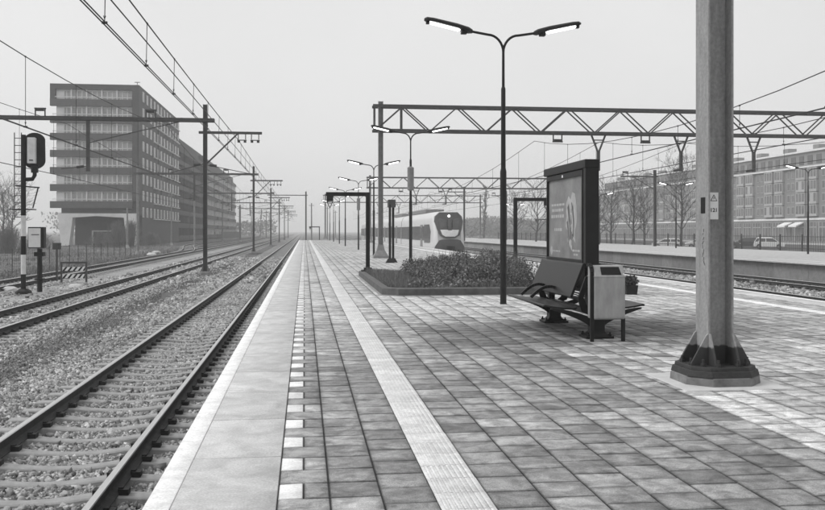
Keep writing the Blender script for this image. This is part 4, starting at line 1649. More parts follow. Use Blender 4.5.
# ================================================================== SIGNAL, CABINET, BARRIER
sg = thing('railway_signal', (-10.85, 36.0, -0.96), 'black railway signal seen from behind, oval head on a black and white mast', 'railway signal')
Z = 0.96
m = MB()
zz = 0.25
for a, b, mi in ((0.2, 0.78, 0), (0.78, 1.54, 1), (1.54, 2.26, 0), (2.26, 3.06, 1), (3.06, 6.2, 0)):
    m.tube([(0, 0, a), (0, 0, b)], 0.095, 14, mi)
m.build('mast', ['black', 'offwhite'], sg, smooth=True)
MB().loft([octa(0.3, 0.1, -0.05), octa(0.26, 0.1, 0.12), octa(0.13, 0.05, 0.22)]).build('foot', 'black', sg)
m = MB()
ov = []
for k in range(24):
    a = 2 * math.pi * k / 24
    ov.append((0.42 + 0.40 * math.cos(a), 5.42 + Z * 0 + 0.33 * math.sin(a) + (0.38 if math.sin(a) > 0 else -0.38)))
hz = Z - 0.55
ov = [(a, b + hz - 0.25) for a, b in ov]
m.prism(ov, 'y', -0.02, 0.03)
hd = m.build('backboard', 'black', sg)
zc_ = 5.42 + hz - 0.25
m = MB()
m.box(0.20, 0.50, -0.22, -0.021, zc_ - 0.50, zc_ + 0.50)
m.build('lamp_case', 'offwhite', hd, bevel=0.02)
m = MB()
m.box(0.28, 0.42, -0.24, -0.22, zc_ - 0.40, zc_ - 0.36)
m.build('case_latch', 'black', hd)
m = MB()
m.tube([(0.42, 0.0, zc_ - 0.70), (0.42, 0.0, zc_ - 0.95), (0.34, 0, zc_ - 1.1), (0.0, 0, zc_ - 1.12)], 0.08, 10)
m.tube([(0.42, -0.02, zc_ - 0.6), (0.42, 0.0, zc_ - 0.85)], 0.14, 10)
m.build('head_bracket', 'black', sg)
m = MB()
for xx in (-0.38, -0.12):
    m.tube([(xx, 0.15, 2.9), (xx, 0.15, 6.3)], 0.02, 6)
k = 3.0
while k < 6.2:
    m.tube([(-0.38, 0.15, k), (-0.12, 0.15, k)], 0.015, 5)
    k += 0.28
m.build('ladder', 'galv_dark', sg)
m = MB()
m.box(-0.45, 0.4, -0.25, 0.3, 3.28, 3.32)
m.bar((0.35, 0, 3.35), (0.55, 0, 4.15), 0.04)
m.bar((-0.3, 0, 4.22), (0.6, 0, 4.15), 0.05)
m.build('work_step', 'black', sg)

cb = thing('equipment_cabinet', (-10.6, 37.0, -0.96), 'white equipment cabinet with black sides on a black post, right of the signal', 'cabinet')
m = MB()
m.box(-0.34, 0.27, -0.15, 0.2, 1.78, 2.62)
m.build('case', 'black', cb, bevel=0.02)
d = MB().box(-0.31, 0.15, -0.175, -0.151, 1.81, 2.57).build('door', 'white', cb, bevel=0.01)
MB().box(-0.2, 0.1, -0.185, -0.176, 2.3, 2.33).build('handle', 'galv_dark', d)
m = MB()
m.tube([(0.06, 0.05, -0.02), (0.06, 0.05, 1.76)], 0.10, 10)
m.box(-0.12, 0.24, -0.1, 0.2, 1.45, 1.62)
m.box(-0.1, 0.22, -0.1, 0.2, 0.5, 0.56)
m.build('post', 'black', cb)

ba = thing('barrier', (-10.75, 43.2, -0.96), 'low grey barrier with two diagonally striped boards beside the cabinet', 'barrier')
m = MB()
for xx in (-0.56, 0.56):
    m.box(xx - 0.04, xx + 0.04, -0.04, 0.04, -0.02, 1.02)
m.box(-0.52, 0.52, -0.03, 0.03, 0.93, 1.02)
m.build('frame', 'galv_dark', ba)
for zc_ in (0.68, 0.34):
    b = MB().box(-0.52, 0.52, -0.02, 0.02, zc_ - 0.09, zc_ + 0.09).build('board', 'white', ba)
    m = MB()
    for k in range(5):
        x = -0.52 + k * 0.23
        poly = [(x, zc_ - 0.09), (x + 0.10, zc_ - 0.09), (min(x + 0.24, 0.52), zc_ + 0.09), (min(x + 0.14, 0.51), zc_ + 0.09)]
        m.prism(poly, 'y', -0.024, -0.0205)
    m.build('stripe', 'black', b)
t = thing('marker_post', (-12.0, 45.0, -1.0), 'slim dark post with a small plate behind the striped barrier', 'marker post')
MB().box(-0.04, 0.04, -0.04, 0.04, -0.05, 1.9).build('post', 'galv_dark', t)
MB().box(-0.2, 0.2, -0.03, 0.03, 1.6, 1.92).build('plate', 'galv_dark', t)

# wire fence along the meadow
fn = thing('wire_fence', (-17.4, 0, -1.05), 'low wire mesh fence with thin posts along the meadow on the left', 'fence')
for y in np.arange(40, 93, 2.6):
    MB().tube([(0, y, -0.05), (0, y, 1.5)], 0.03, 6).build('post', 'galv_dark', fn)
m = MB()
for z_ in (0.1, 0.4, 0.75, 1.1, 1.45):
    m.tube([(0, 40, z_), (0, 92, z_)], 0.009, 4)
y = 40
while y < 92:
    m.tube([(0, y, 0.1), (0, y, 1.45)], 0.006, 3)
    y += 0.4
m.build('mesh', 'galv_dark', fn)

# concrete lids and stones by the left tracks
for k, (x_, y_, s_, lab) in enumerate(((-9.9, 40, 0.3, 'pale boulder lying right of the cabinet post'),
                                       (-12.0, 38, 0.34, 'pale boulder behind the foot of the signal'),
                                       (-15.3, 92, 0.5, 'pale stone by the foot of the pale round mast'),
                                       (-16.2, 100, 0.5, 'pale stone in the grass right of the pale round mast'))):
    q = rng.normal(0, 1, (14, 3))
    m = MB()
    rings = []
    for i, (rr, z_) in enumerate(((0.8, -0.1), (1.0, 0.15), (0.9, 0.4), (0.5, 0.6))):
        rings.append([(s_ * rr * math.cos(a) * random.uniform(0.85, 1.15), s_ * rr * math.sin(a) * random.uniform(0.85, 1.15), s_ * z_) for a in np.linspace(0, 2 * math.pi, 9)[:-1]])
    m.loft(rings)
    o = m.build('boulder', 'pale_concrete')
    o.location = (x_, y_, -0.98)
    tag(o, lab, 'boulder', 'pale stones beside the left tracks')

# ================================================================== BUILDINGS, LEFT
XB0, XB1, YB0, YB1 = -42.6, -28.0, 155.5, 204.0
bl = thing('apartment_block', (0, 0, -1.0), 'eight-storey dark brick apartment block with white balcony bands, on white splayed legs', 'apartment block')
ZG = 1.0      # local z offset of the platform level
FH = 2.88
ZT = 26.4 + ZG
Z1 = 5.4 + ZG   # underside of the lowest floor
m = MB()
m.box(XB0 + 1.6, XB1 - 0.01, YB0 + 1.0, YB1, Z1 - 1.2, ZT - 0.4)       # core
m.box(XB0 + 2.6, XB1 - 6, YB0 + 6.0, YB1, 0, Z1 - 1.2)                  # recessed ground floor
m.box(XB1 - 1.5, XB1 - 0.01, YB0 + 3.0, YB1, 0, Z1 - 1.2)
m.box(XB0, XB1, YB0, YB0 + 2.0, ZT - 0.9, ZT)                          # roof frame
m.box(XB0, XB0 + 0.8, YB0, YB0 + 2.0, ZT - 3.4, ZT - 0.9)
m.box(XB1 - 1.15, XB1, YB0, YB0 + 2.0, Z1 + 1.2, ZT - 0.9)
m.box(XB0, XB1, YB0 + 2.0, YB1, ZT - 0.4, ZT)
m.build('wall', 'brick', bl)
nfl = 7
for k in range(nfl):
    zf_ = ZT - 0.9 - FH * (k + 1) + 0.9
    hgt = 1.12 if k else 1.15
    m = MB()
    m.box(XB0, XB1 - 1.16, YB0 - 0.05, YB0 + 0.78, zf_ - 0.85, zf_ + 0.30)
    m.build('balcony_parapet', 'band', bl)
    zt_ = ZT - 0.9 - FH * k - (0.0 if k == 0 else -0.05)
    m = MB()
    xg0 = XB0 + 0.9
    m.box(xg0, XB1 - 1.2, YB0 + 0.80, YB0 + 0.97, zf_ + 0.30, zt_)
    gl = m.build('window', 'glass_pale', bl)
    m = MB()
    for j in range(6):
        xx = xg0 + j * (XB1 - 1.2 - xg0) / 5
        if j in (1, 2, 3, 4):
            m.box(xx - 0.1, xx + 0.1, YB0 + 0.2, YB0 + 0.8, zf_ + 0.30, zt_)
        for q in (0.33, 0.66):
            if j < 5:
                x2 = xx + q * (XB1 - 1.2 - xg0) / 5
                m.box(x2 - 0.1, x2 + 0.1, YB0 + 0.70, YB0 + 0.80, zf_ + 0.3, zt_)
    m.box(xg0, XB1 - 1.2, YB0 + 0.65, YB0 + 0.80, zt_ - 0.25, zt_)
    m.box(xg0, xg0 + 1.3, YB0 + 0.55, YB0 + 0.80, zf_ + 0.3, zt_ - 0.25)
    m.build('frame', 'facade', gl)
    m = MB()
    m.box(xg0 - 0.5, XB1 - 1.2, YB0 + 0.02, YB0 + 0.08, zf_ + 0.60, zf_ + 0.72)
    j = xg0 - 0.4
    while j < XB1 - 1.2:
        m.box(j, j + 0.04, YB0 + 0.02, YB0 + 0.07, zf_ + 0.3, zf_ + 0.62)
        j += 1.1
    m.build('railing', 'facade', bl)
# splayed white legs and soffit
m = MB()
zs_ = Z1 - 0.9
m.prism([(XB0 + 1.2, zs_), (XB1 - 0.6, zs_), (XB1 - 0.6, zs_ - 0.85), ((XB0 + XB1) / 2, zs_ - 0.45), (XB0 + 1.2, zs_ - 0.85)], 'y', YB0 + 0.3, YB0 + 2.5)
m.build('soffit', 'facade', bl)
m = MB()
m.prism([(XB0 + 1.25, zs_ - 0.80), (XB0 + 3.6, zs_ - 0.72), (XB0 + 3.0, 0), (XB0 + 1.7, 0)], 'y', YB0 + 0.31, YB0 + 2.4)
m.build('leg', 'facade', bl)
m = MB()
m.prism([(XB1 - 0.65, zs_ - 0.80), (XB1 - 2.6, zs_ - 0.74), (XB1 - 2.1, 0), (XB1 - 0.7, 0)], 'y', YB0 + 0.31, YB0 + 2.4)
m.build('leg', 'facade', bl)
m = MB()
for (a, b, c_, d_) in ((XB0 + 5.5, XB0 + 5.75, 0, 2.6), (XB0 + 5.75, XB0 + 10.2, 2.4, 2.6)):
    m.box(a, b, YB0 + 5.7, YB0 + 6.0, c_, d_)
m.build('doorway', 'facade', bl)
# long side: pairs of tall windows
wy = np.arange(YB0 + 3.2, YB1 - 2, 3.9)
cnt = 0
for k in range(8):
    zf_ = ZT - 0.9 - FH * (k + 1) + 0.9
    for j, yy in enumerate(wy):
        m = MB()
        for q in (0.0, 0.85):
            m.box(XB1 - 0.01, XB1 + 0.05, yy + q, yy + q + 0.72, zf_ + 0.55, zf_ + 2.25, 1)
            m.box(XB1 + 0.051, XB1 + 0.07, yy + q + 0.1, yy + q + 0.62, zf_ + 0.65, zf_ + 2.15, 0)
        if j > 2:
            m.box(XB1 + 0.0, XB1 + 0.35, yy - 0.3, yy + 1.9, zf_ + 0.28, zf_ + 0.42, 1)
        m.build('window', ['glass', 'facade'], bl)
m = MB()
m.box(XB1 - 0.9, XB1 - 0.8, YB0 + 3, YB0 + 3.1, ZT, ZT + 0.9)
m.box(XB1 - 1.3, XB1 - 0.4, YB0 + 2.95, YB0 + 3.15, ZT + 0.9, ZT + 1.0)
m.build('vent_cap', 'galv', bl)

b2 = thing('apartment_block', (0, 0, -1.0), 'long lower apartment block with balcony rows that fades into the fog behind the first block', 'apartment block')
ZT2 = 23.3 + ZG
YE = 372.0
m = MB()
m.box(-43, XB1 - 1.3, YB1 + 0.1, YE, 0, ZT2)
m.build('wall', 'brick', b2)
for y0_, y1_ in ((204.2, 222), (222.5, 252), (256, 290), (296, 330), (336, 371.5)):
    for k in range(8):
        z0_ = ZT2 - 0.7 - FH * (k + 1)
        m = MB()
        m.box(XB1 - 1.25, XB1 + 0.0, y0_, y1_, z0_ - 0.2, z0_ + 0.85)
        m.build('balcony_parapet', 'brick', b2)
        if k < 7:
            m = MB()
            m.box(XB1 - 1.28, XB1 - 1.2, y0_ + 0.4, y1_ - 0.4, z0_ - FH + 0.9, z0_ - 0.25)
            g_ = m.build('window', 'glass_pale' if y0_ < 250 else 'facade', b2)
            m = MB()
            yy = y0_ + 0.4
            while yy < y1_:
                m.box(XB1 - 1.19, XB1 - 0.3, yy, yy + 0.25, z0_ - FH + 0.86, z0_ - 0.21)
                yy += 5.6
            m.box(XB1 - 1.19, XB1 - 0.32, y0_ + 0.4, y1_ - 0.4, z0_ - 0.30, z0_ - 0.205)
            m.build('frame', 'facade' if y0_ > 250 else 'brick', g_)
m = MB()
m.box(XB1 - 1.3, XB1 + 0.1, 252.3, 255.8, 0, ZT2 - 0.8)
m.build('stair_tower', 'brick', b2)
dw = MB().prism([(-33.2, 226), (-32.6, 226), (-25.6, 366), (-26.2, 366)], 'z', -1.1, 1.25).build('boundary_wall', 'brick')
tag(dw, 'long low dark wall between the siding and the apartment blocks', 'wall')
t = thing('signboard', (-30.5, 240, -1.0), 'pale flat signboard standing before the long low dark wall', 'sign')
MB().box(-1.7, 1.7, -0.1, 0.1, 2.2, 3.4).build('board', 'white', t)
for xx in (-1.3, 1.3):
    MB().box(xx - 0.1, xx + 0.1, 0.11, 0.25, 0, 3.0).build('leg', 'galv_dark', t)


# gabled houses far left
def house(x, y, wd, dpth, h, rh, label, rz=0.0):
    t = thing('brick_house', (x, y, -1.05), label, 'house', 'small houses behind the meadow', rz)
    MB().box(-wd / 2, wd / 2, 0, dpth, 0, h).build('wall', 'brick_mid', t)
    r_ = MB().prism([(-0.4, h), (dpth + 0.4, h), (dpth / 2, h + rh)], 'x', -wd / 2 - 0.3, wd / 2 + 0.3).build('roof', 'roof', t)
    MB().box(wd * 0.2, wd * 0.2 + 0.8, dpth / 2 - 0.4, dpth / 2 + 0.4, h + rh * 0.5, h + rh + 0.8).build('chimney', 'brick', r_)
    d = MB().box(-wd * 0.3, wd * 0.25, 0.2, dpth * 0.4, h + 0.3, h + rh * 0.55).build('dormer', 'facade', r_)
    for k in range(4):
        x0 = -wd / 2 + wd * (k + 0.2) / 4
        for z_ in (0.9, 3.6):
            w_ = MB().box(x0, x0 + wd * 0.14, -0.06, 0.02, z_, z_ + 1.5).build('window', 'facade', t)
            MB().box(x0 + 0.12, x0 + wd * 0.14 - 0.12, -0.09, -0.061, z_ + 0.12, z_ + 1.38).build('pane', 'glass', w_)
    return t


house(-68, 178, 11, 9, 5.6, 4.0, 'gabled brick house with a wide dormer, just left of the apartment block')
house(-80, 176, 10, 9, 5.6, 4.2, 'gabled brick house second to the left of the apartment block')
house(-92, 170, 10, 9, 5.6, 4.2, 'gabled brick house behind the signal at the left edge')

# ================================================================== BUILDING, RIGHT
br_ = thing('apartment_building', (100, 0, -1.0), 'four-storey brick apartment row with white bay windows over shops, behind the parked cars', 'apartment building')
YA, YZ = 120.0, 292.0
m = MB()
m.box(0, 14, YA, YZ, 0, 15.2)
m.build('wall', 'brick_mid', br_)
m = MB()
m.box(1.8, 14, YA, YZ, 15.2, 18.6)
m.build('attic', 'brick_mid', br_)
m = MB()
m.box(-0.5, 14.2, YA, YZ, 15.2, 15.5)
m.box(1.4, 14.2, YA, YZ, 18.6, 18.95)
m.build('cornice', 'facade', br_)
yy = YA + 26
while yy < YZ:
    MB().box(4, 6, yy, yy + 2, 18.95, 20.3).build('chimney', 'brick_mid', br_)
    yy += 11.5
m = MB()
m.box(-0.12, -0.02, YA, YZ, 4.7, 5.1)
m.build('shop_fascia', 'facade', br_)
k = 0
yy = 150.0
while yy < YZ - 3:
    bay = (k % 3) != 2
    for f in range(4):
        z0_ = 5.45 + f * 2.45
        m = MB()
        if bay:
            m.box(-0.5, -0.01, yy, yy + 3.3, z0_, z0_ + 2.3, 1)
            for j in range(3):
                if (k * 7 + f * 3 + j) % 5 == 0 and j == 1:
                    continue
                m.box(-0.53, -0.501, yy + 0.2 + j * 1.05, yy + 0.98 + j * 1.05, z0_ + 0.5, z0_ + 2.15, 0)
        else:
            for q in (0.25, 1.9):
                m.box(-0.06, -0.01, yy + q, yy + q + 1.15, z0_ + 0.45, z0_ + 2.05, 1)
                m.box(-0.08, -0.061, yy + q + 0.12, yy + q + 1.03, z0_ + 0.57, z0_ + 1.93, 0)
        m.build('window', ['glass_far', 'bay'], br_)
    k += 1
    yy += 4.15
m = MB()
yy = YA + 1
while yy < YZ - 3:
    m.box(1.72, 1.79, yy, yy + 1.7, 16.1, 17.9)
    yy += 3.1
o = m.build('attic_windows', 'glass', br_); o['kind'] = 'stuff'
yy = 150.0
k = 0
while yy < YZ - 5:
    m = MB()
    m.box(-0.07, -0.01, yy, yy + 3.6, 0.5, 4.2)
    s_ = m.build('shop_window', 'glass_far', br_)
    m = MB()
    for j in (0, 1.2, 2.4, 3.5):
        m.box(-0.14, -0.071, yy + j, yy + j + 0.1, 0.5, 4.2)
    m.box(-0.14, -0.071, yy, yy + 3.6, 3.2, 3.35)
    m.build('frame', 'bay', s_)
    if k in (4, 5):
        m = MB().prism([(-0.1, 4.3), (-0.1, 4.1), (-1.8, 3.3), (-1.8, 3.6)], 'y', yy + 0.3, yy + 3.2)
        m.build('awning', 'white', br_)
    yy += 4.3
    k += 1
# asphalt street in front of it
q = MB(); q.box(40, 99, 40, 330, -1.24, -1.06)
struct(q, 'street', 'asphalt')
q = MB(); q.box(92, 99.9, 60, 300, -1.05, -0.93)
struct(q, 'pavement', 'concrete')

# fence behind the far platform
ff_ = thing('railing_fence', (37.2, 0, -1.05), 'upright bar fence with stout posts behind the far platform', 'fence')
for y in np.arange(44, 170, 3.1):
    MB().box(-0.05, 0.05, y - 0.05, y + 0.05, 0, 2.3).build('post', 'galv_dark', ff_)
m = MB()
m.box(-0.02, 0.02, 44, 168, 2.1, 2.14)
m.box(-0.02, 0.02, 44, 168, 1.2, 1.25)
y = 44.0
while y < 168:
    m.box(-0.008, 0.008, y, y + 0.018, 0.1, 2.2)
    y += 0.3
m.build('bars', 'galv_dark', ff_)


# ================================================================== CARS
def car(loc, rz, paint, label, tall=0.0):
    t = thing('parked_car', loc, label, 'car', 'cars parked behind the far platform', rz)
    L, W = 4.25, 1.78
    h = 1.5 + tall
    pr = [(-2.1, 0.32), (-2.12, 0.62), (-2.0, 0.86), (-1.25, 0.98), (1.75, 1.02), (2.05, 0.9), (2.12, 0.6), (2.08, 0.32), (1.72, 0.30), (1.6, 0.58), (1.35, 0.68), (1.1, 0.58), (0.98, 0.28), (-0.95, 0.28), (-1.07, 0.58), (-1.3, 0.68), (-1.55, 0.58), (-1.68, 0.3)]
    b = MB().prism(pr, 'y', -W / 2, W / 2).build('body', paint, t, bevel=0.05)
    m = MB()
    lo = [(-1.25, 0.97), (1.95, 0.99)]
    def sec(z, xa, xb, w2):
        return [(xa, -w2, z), (xb, -w2, z), (xb, w2, z), (xa, w2, z)]
    m.loft([sec(0.97, -1.25, 1.95, 0.84), sec(h - 0.12, -0.45, 1.62, 0.70)])
    cab = m.build('windows', 'glass', t, bevel=0.03)
    m = MB()
    m.loft([sec(h - 0.14, -0.52, 1.7, 0.72), sec(h - 0.04, -0.40, 1.6, 0.68), sec(h, -0.2, 1.4, 0.58)])
    for sy in (-1, 1):
        for (xa, za, xb, zb) in ((-1.28, 0.98, -0.48, h - 0.12), (0.42, 0.98, 0.45, h - 0.12), (1.96, 0.98, 1.62, h - 0.12), (1.35, 0.98, 1.25, h - 0.12)):
            m.bar((xa, sy * 0.845, za), (xb, sy * 0.71, zb), 0.07)
    m.build('roof', paint, t)
    for sx in (-1.31, 1.35):
        for sy in (-1, 1):
            wh = MB().tube([(sx, sy * 0.68, 0.31), (sx, sy * 0.89, 0.31)], 0.315, 18).build('wheel', 'tyre', t)
            MB().tube([(sx, sy * 0.88, 0.31), (sx, sy * 0.90, 0.31)], 0.19, 14).build('rim', 'galv', wh)
    for sy in (-1, 1):
        MB().box(-2.11, -1.95, sy * 0.68 - 0.16, sy * 0.68 + 0.16, 0.66, 0.80).build('headlight', 'white', t)
        MB().box(1.98, 2.13, sy * 0.72 - 0.1, sy * 0.72 + 0.1, 0.66, 0.90).build('tail_light', 'galv_dark', t)
    return t


def at(px, w_):
    u = (px - 412.5) / 885 * w_
    return (w_ * 0.12115 + u * 0.99263, w_ * 0.99263 - u * 0.12115)


for (wx_, wy_), rz_, pt, lab, tl in (
        (at(667, 128), R(-18), 'carwhite', 'white hatchback parked left of the big bare tree', 0.0),
        (at(700, 132), R(-20), 'carwhite', 'white car just behind the massive column, its nose showing', -0.05),
        (at(725, 130), R(150), 'cardark', 'dark car mostly hidden behind the massive column', 0.0),
        (at(747, 136), R(-25), 'cardark', 'dark car parked behind the white sport utility car', 0.05),
        (at(769, 128), R(152), 'carwhite', 'white sport utility car parked in front of the shops', 0.15)):
    car((wx_, wy_, -1.06), rz_, pt, lab, tl)

# ================================================================== TRAIN
tr_ = thing('train', (12.72, 77.0, -0.75), 'pale commuter train with a big dark windscreen coming along the right side of the platform', 'train')


def tsec(y, hw, zt, zb=0.35, roofw=0.62, lean=0.0):
    """body cross-section at y (front is y=0)"""
    return [(-hw * 0.97, y, zb), (-hw, y, zb + 0.5), (-hw, y + lean * 0.3, zb + 1.7), (-hw * 0.96, y + lean * 0.6, zt - 0.75), (-hw * 0.84, y + lean * 0.85, zt - 0.32), (-hw * roofw, y + lean, zt - 0.08), (0, y + lean, zt),
            (hw * roofw, y + lean, zt - 0.08), (hw * 0.84, y + lean * 0.85, zt - 0.32), (hw * 0.96, y + lean * 0.6, zt - 0.75), (hw, y + lean * 0.3, zb + 1.7), (hw, y, zb + 0.5), (hw * 0.97, y, zb)]


H = 4.05
m = MB()
m.loft([tsec(0.05, 1.02, 3.62, 0.5, lean=0.95), tsec(0.14, 1.22, 3.78, 0.45, lean=1.0), tsec(0.45, 1.36, 3.92, 0.4, lean=1.1), tsec(1.1, 1.43, 4.02, 0.38, lean=1.1), tsec(2.6, 1.45, H, 0.35, lean=0.4), tsec(26, 1.45, H, 0.35)])
m.build('body', 'train', tr_, smooth=True)
for k, (a, b) in enumerate(((26.6, 42.5), (43.1, 59), (59.6, 75.5), (76.1, 100))):
    MB().loft([tsec(a, 1.45, H, 0.35), tsec(b, 1.45, H, 0.35)]).build('coach', 'train', tr_, smooth=True)
    MB().loft([tsec(a - 0.65, 1.3, H - 0.2, 0.5), tsec(a + 0.05, 1.3, H - 0.2, 0.5)]).build('gangway', 'train_dark', tr_)


def front(xz, off):
    """points on the raked front: x, z -> y just ahead of the nose"""
    res = []
    for x, z in xz:
        lean = max(0, min(1, (z - 0.85) / 2.9))
        y = 0.05 + 0.95 * lean ** 1.25 + 0.16 * (abs(x) / 1.0) ** 3 - off
        res.append((x, y, z))
    return res


def front_patch(name, outline, off, thick, material):
    m = MB()
    c = (sum(p_[0] for p_ in outline) / len(outline), sum(p_[1] for p_ in outline) / len(outline))
    rings = []
    for s_ in (1.0, 0.8, 0.55, 0.3, 0.05):
        rings.append(front([(c[0] + (x - c[0]) * s_, c[1] + (z - c[1]) * s_) for x, z in outline], off))
    m.loft([[(x, y + thick, z) for x, y, z in rings[0]]] + rings, cap=True)
    return m.build(name, material, tr_, smooth=True)


hp_y = front([(0.22, 2.8)], 0.45)[0][1] - 0.1
front_patch('windscreen', [(-0.5, 1.66), (0.5, 1.66), (0.86, 1.86), (1.1, 2.4), (1.28, 3.1), (1.2, 3.55), (0.8, 3.92), (-0.8, 3.92), (-1.2, 3.55), (-1.28, 3.1), (-1.1, 2.4), (-0.86, 1.86)], 0.40, 0.6, 'mask')
front_patch('window_pane', [(-0.78, 2.42), (0.78, 2.42), (0.98, 3.0), (0.9, 3.4), (-0.9, 3.4), (-0.98, 3.0)], 0.43, 0.05, 'glass')
front_patch('light_strip', [(-0.42, 1.76), (0.42, 1.76), (0.68, 1.92), (0.84, 2.36), (0.25, 2.36), (0.12, 2.3), (-0.12, 2.3), (-0.25, 2.36), (-0.84, 2.36), (-0.68, 1.92)], 0.46, 0.1, 'offwhite')
front_patch('skirt', [(-1.2, 0.1), (1.2, 0.1), (1.36, 0.35), (1.3, 0.9), (0.95, 1.42), (0.7, 1.5), (-0.7, 1.5), (-0.95, 1.42), (-1.3, 0.9), (-1.36, 0.35)], 0.36, 0.9, 'mask')
for sx in (-1, 1):
    MB().box(sx * 0.22 - 0.02, sx * 0.22 + 0.02, hp_y - 0.02, hp_y + 0.03, 2.45, 3.2).build('wiper', 'black', tr_)
m = MB(); m.box(-0.35, 0.35, -0.7, 0.1, 0.45, 0.95); m.build('coupler', 'black', tr_, bevel=0.04)
hp = front([(0, 3.55)], 0.42)[0]
MB().tube([(0, hp[1] - 0.06, 3.58), (0, hp[1] + 0.12, 3.58)], 0.1, 12).build('headlight', 'headlight', tr_)
for sx in (-1, 1):
    def sidebox(y0_, y1_, z0_, z1_, name, material, off=0.012, parent=tr_):
        x0_, x1_ = sorted((sx * 1.40, sx * (1.452 + off)))
        return MB().box(x0_, x1_, y0_, y1_, z0_, z1_).build(name, material, parent)
    x0_, x1_ = sorted((sx * 1.36, sx * 1.464))
    MB().prism([(2.2, 1.2), (3.1, 1.15), (6.2, 1.15), (6.2, 2.85), (2.9, 2.85), (1.9, 2.2)], 'x', x0_, x1_).build('side_window', 'train_dark', tr_)
    for (a, b) in ((6.2, 26),):
        sidebox(a, b, 1.35, 2.7, 'side_window', 'train_dark')
    for (a, b) in ((26.7, 42.4), (43.2, 58.9), (59.7, 75.4), (76.2, 99.9)):
        sidebox(a, b, 1.35, 2.7, 'side_window', 'train_dark')
    for yd in (7.4, 16.5, 31, 38, 47, 54.5, 64, 71, 80, 88):
        d_ = sidebox(yd, yd + 1.5, 0.75, 2.85, 'door', 'galv', 0.02)
        x0_, x1_ = sorted((sx * 1.44, sx * 1.478))
        MB().box(x0_, x1_, yd + 0.25, yd + 1.25, 1.5, 2.6).build('door_window', 'glass', d_)
m = MB(); m.box(-1.2, 1.2, 1.2, 99.5, 0.12, 0.4); m.build('underframe', 'black', tr_)
m = MB(); m.box(-0.9, 0.9, 9, 24, H - 0.03, H + 0.32); m.build('roof_box', 'galv', tr_); m = MB(); m.box(-0.9, 0.9, 30, 40, H - 0.03, H + 0.3); m.build('roof_box', 'galv', tr_)
for yb in (3.0, 23.5, 26.5, 42.8, 59.3, 75.8):
    for sy in (-0.9, 0.9):
        m = MB()
        for sx in (-0.75, 0.75):
            m.tube([(sx - 0.06, yb + sy, 0.42), (sx + 0.06, yb + sy, 0.42)], 0.42, 16)
        m.tube([(-0.7, yb + sy, 0.42), (0.7, yb + sy, 0.42)], 0.09, 8)
        m.build('wheelset', 'rust', tr_)


# ================================================================== TREES
def bare_tree(loc, h, label, seed, width=0.35, levels=5, thick=0.012, group=None, upright=0.35, name='bare_tree', trunk_frac=0.28):
    rt = random.Random(seed)
    t = thing(name, loc, label, 'tree', group)
    trunk, crown = MB(), MB()

    def grow(p0, d, ln, r, lev):
        p0 = Vector(p0)
        n = 3
        pts, rs = [p0], [r]
        p, dd = p0.copy(), Vector(d)
        for i in range(n):
            dd = (dd + Vector((rt.gauss(0, 0.13), rt.gauss(0, 0.13), rt.gauss(0.04, 0.08)))).normalized()
            p = p + dd * ln / n
            pts.append(p.copy()); rs.append(r * (1 - 0.45 * (i + 1) / n))
        crown.tube(pts, rs, 4 if lev < 2 else 3)
        if lev >= levels: return
        k = rt.choice((3, 4, 4)) if lev < 3 else rt.choice((2, 3, 3))
        for j in range(k):
            u = rt.uniform(0.35, 1.0) if j else 1.0
            i = min(n - 1, int(u * n)); f = u * n - i
            q = pts[i].lerp(pts[i + 1], f)
            side = Vector((rt.gauss(0, 1), rt.gauss(0, 1), rt.gauss(0.1, 0.5)))
            side = (side - side.project(dd)).normalized()
            nd = (dd * rt.uniform(0.65, 1.0) + side * rt.uniform(0.4, 0.95) + Vector((0, 0, upright * 0.4))).normalized()
            grow(q, nd, ln * rt.uniform(0.58, 0.78), max(r * rt.uniform(0.45, 0.6), thick), lev + 1)

    th = h * 0.86
    pts, rs = [Vector((0, 0, -0.1))], [h * 0.018]
    x = y = 0.0
    for i in range(9):
        x += rt.gauss(0, h * 0.008); y += rt.gauss(0, h * 0.008)
        pts.append(Vector((x, y, th * (i + 1) / 9))); rs.append(h * 0.017 * (1 - 0.88 * (i + 1) / 9) + thick)
    trunk.tube(pts, rs, 7)
    trunk.build('trunk', 'bark', t, smooth=True)
    nb = 17
    for i in range(nb):
        u = trunk_frac + (1 - trunk_frac) * (i + rt.random()) / nb
        i9 = min(8, int(u * 9)); q = pts[i9].lerp(pts[i9 + 1], u * 9 - i9)
        a = i * 2.4 + rt.uniform(-0.4, 0.4)
        out_ = Vector((math.cos(a), math.sin(a), 0.55 + upright * 1.3)).normalized()
        prof = math.sin(math.pi * min(1, 0.25 + 0.8 * (1 - u)))
        grow(q, out_, h * width * (0.35 + 0.65 * prof) * rt.uniform(0.75, 1.1) * 0.62, h * 0.006 * (1.2 - 0.7 * u) + thick, 2)
    crown.build('crown', 'twig', t, fix=False)
    return t


TG = 'bare winter trees behind the far platform'
def T(px, w_, h, lab, seed, **k):
    x_, y_ = at(px, w_)
    return bare_tree((x_, y_, -1.1), h, lab, seed, **k)


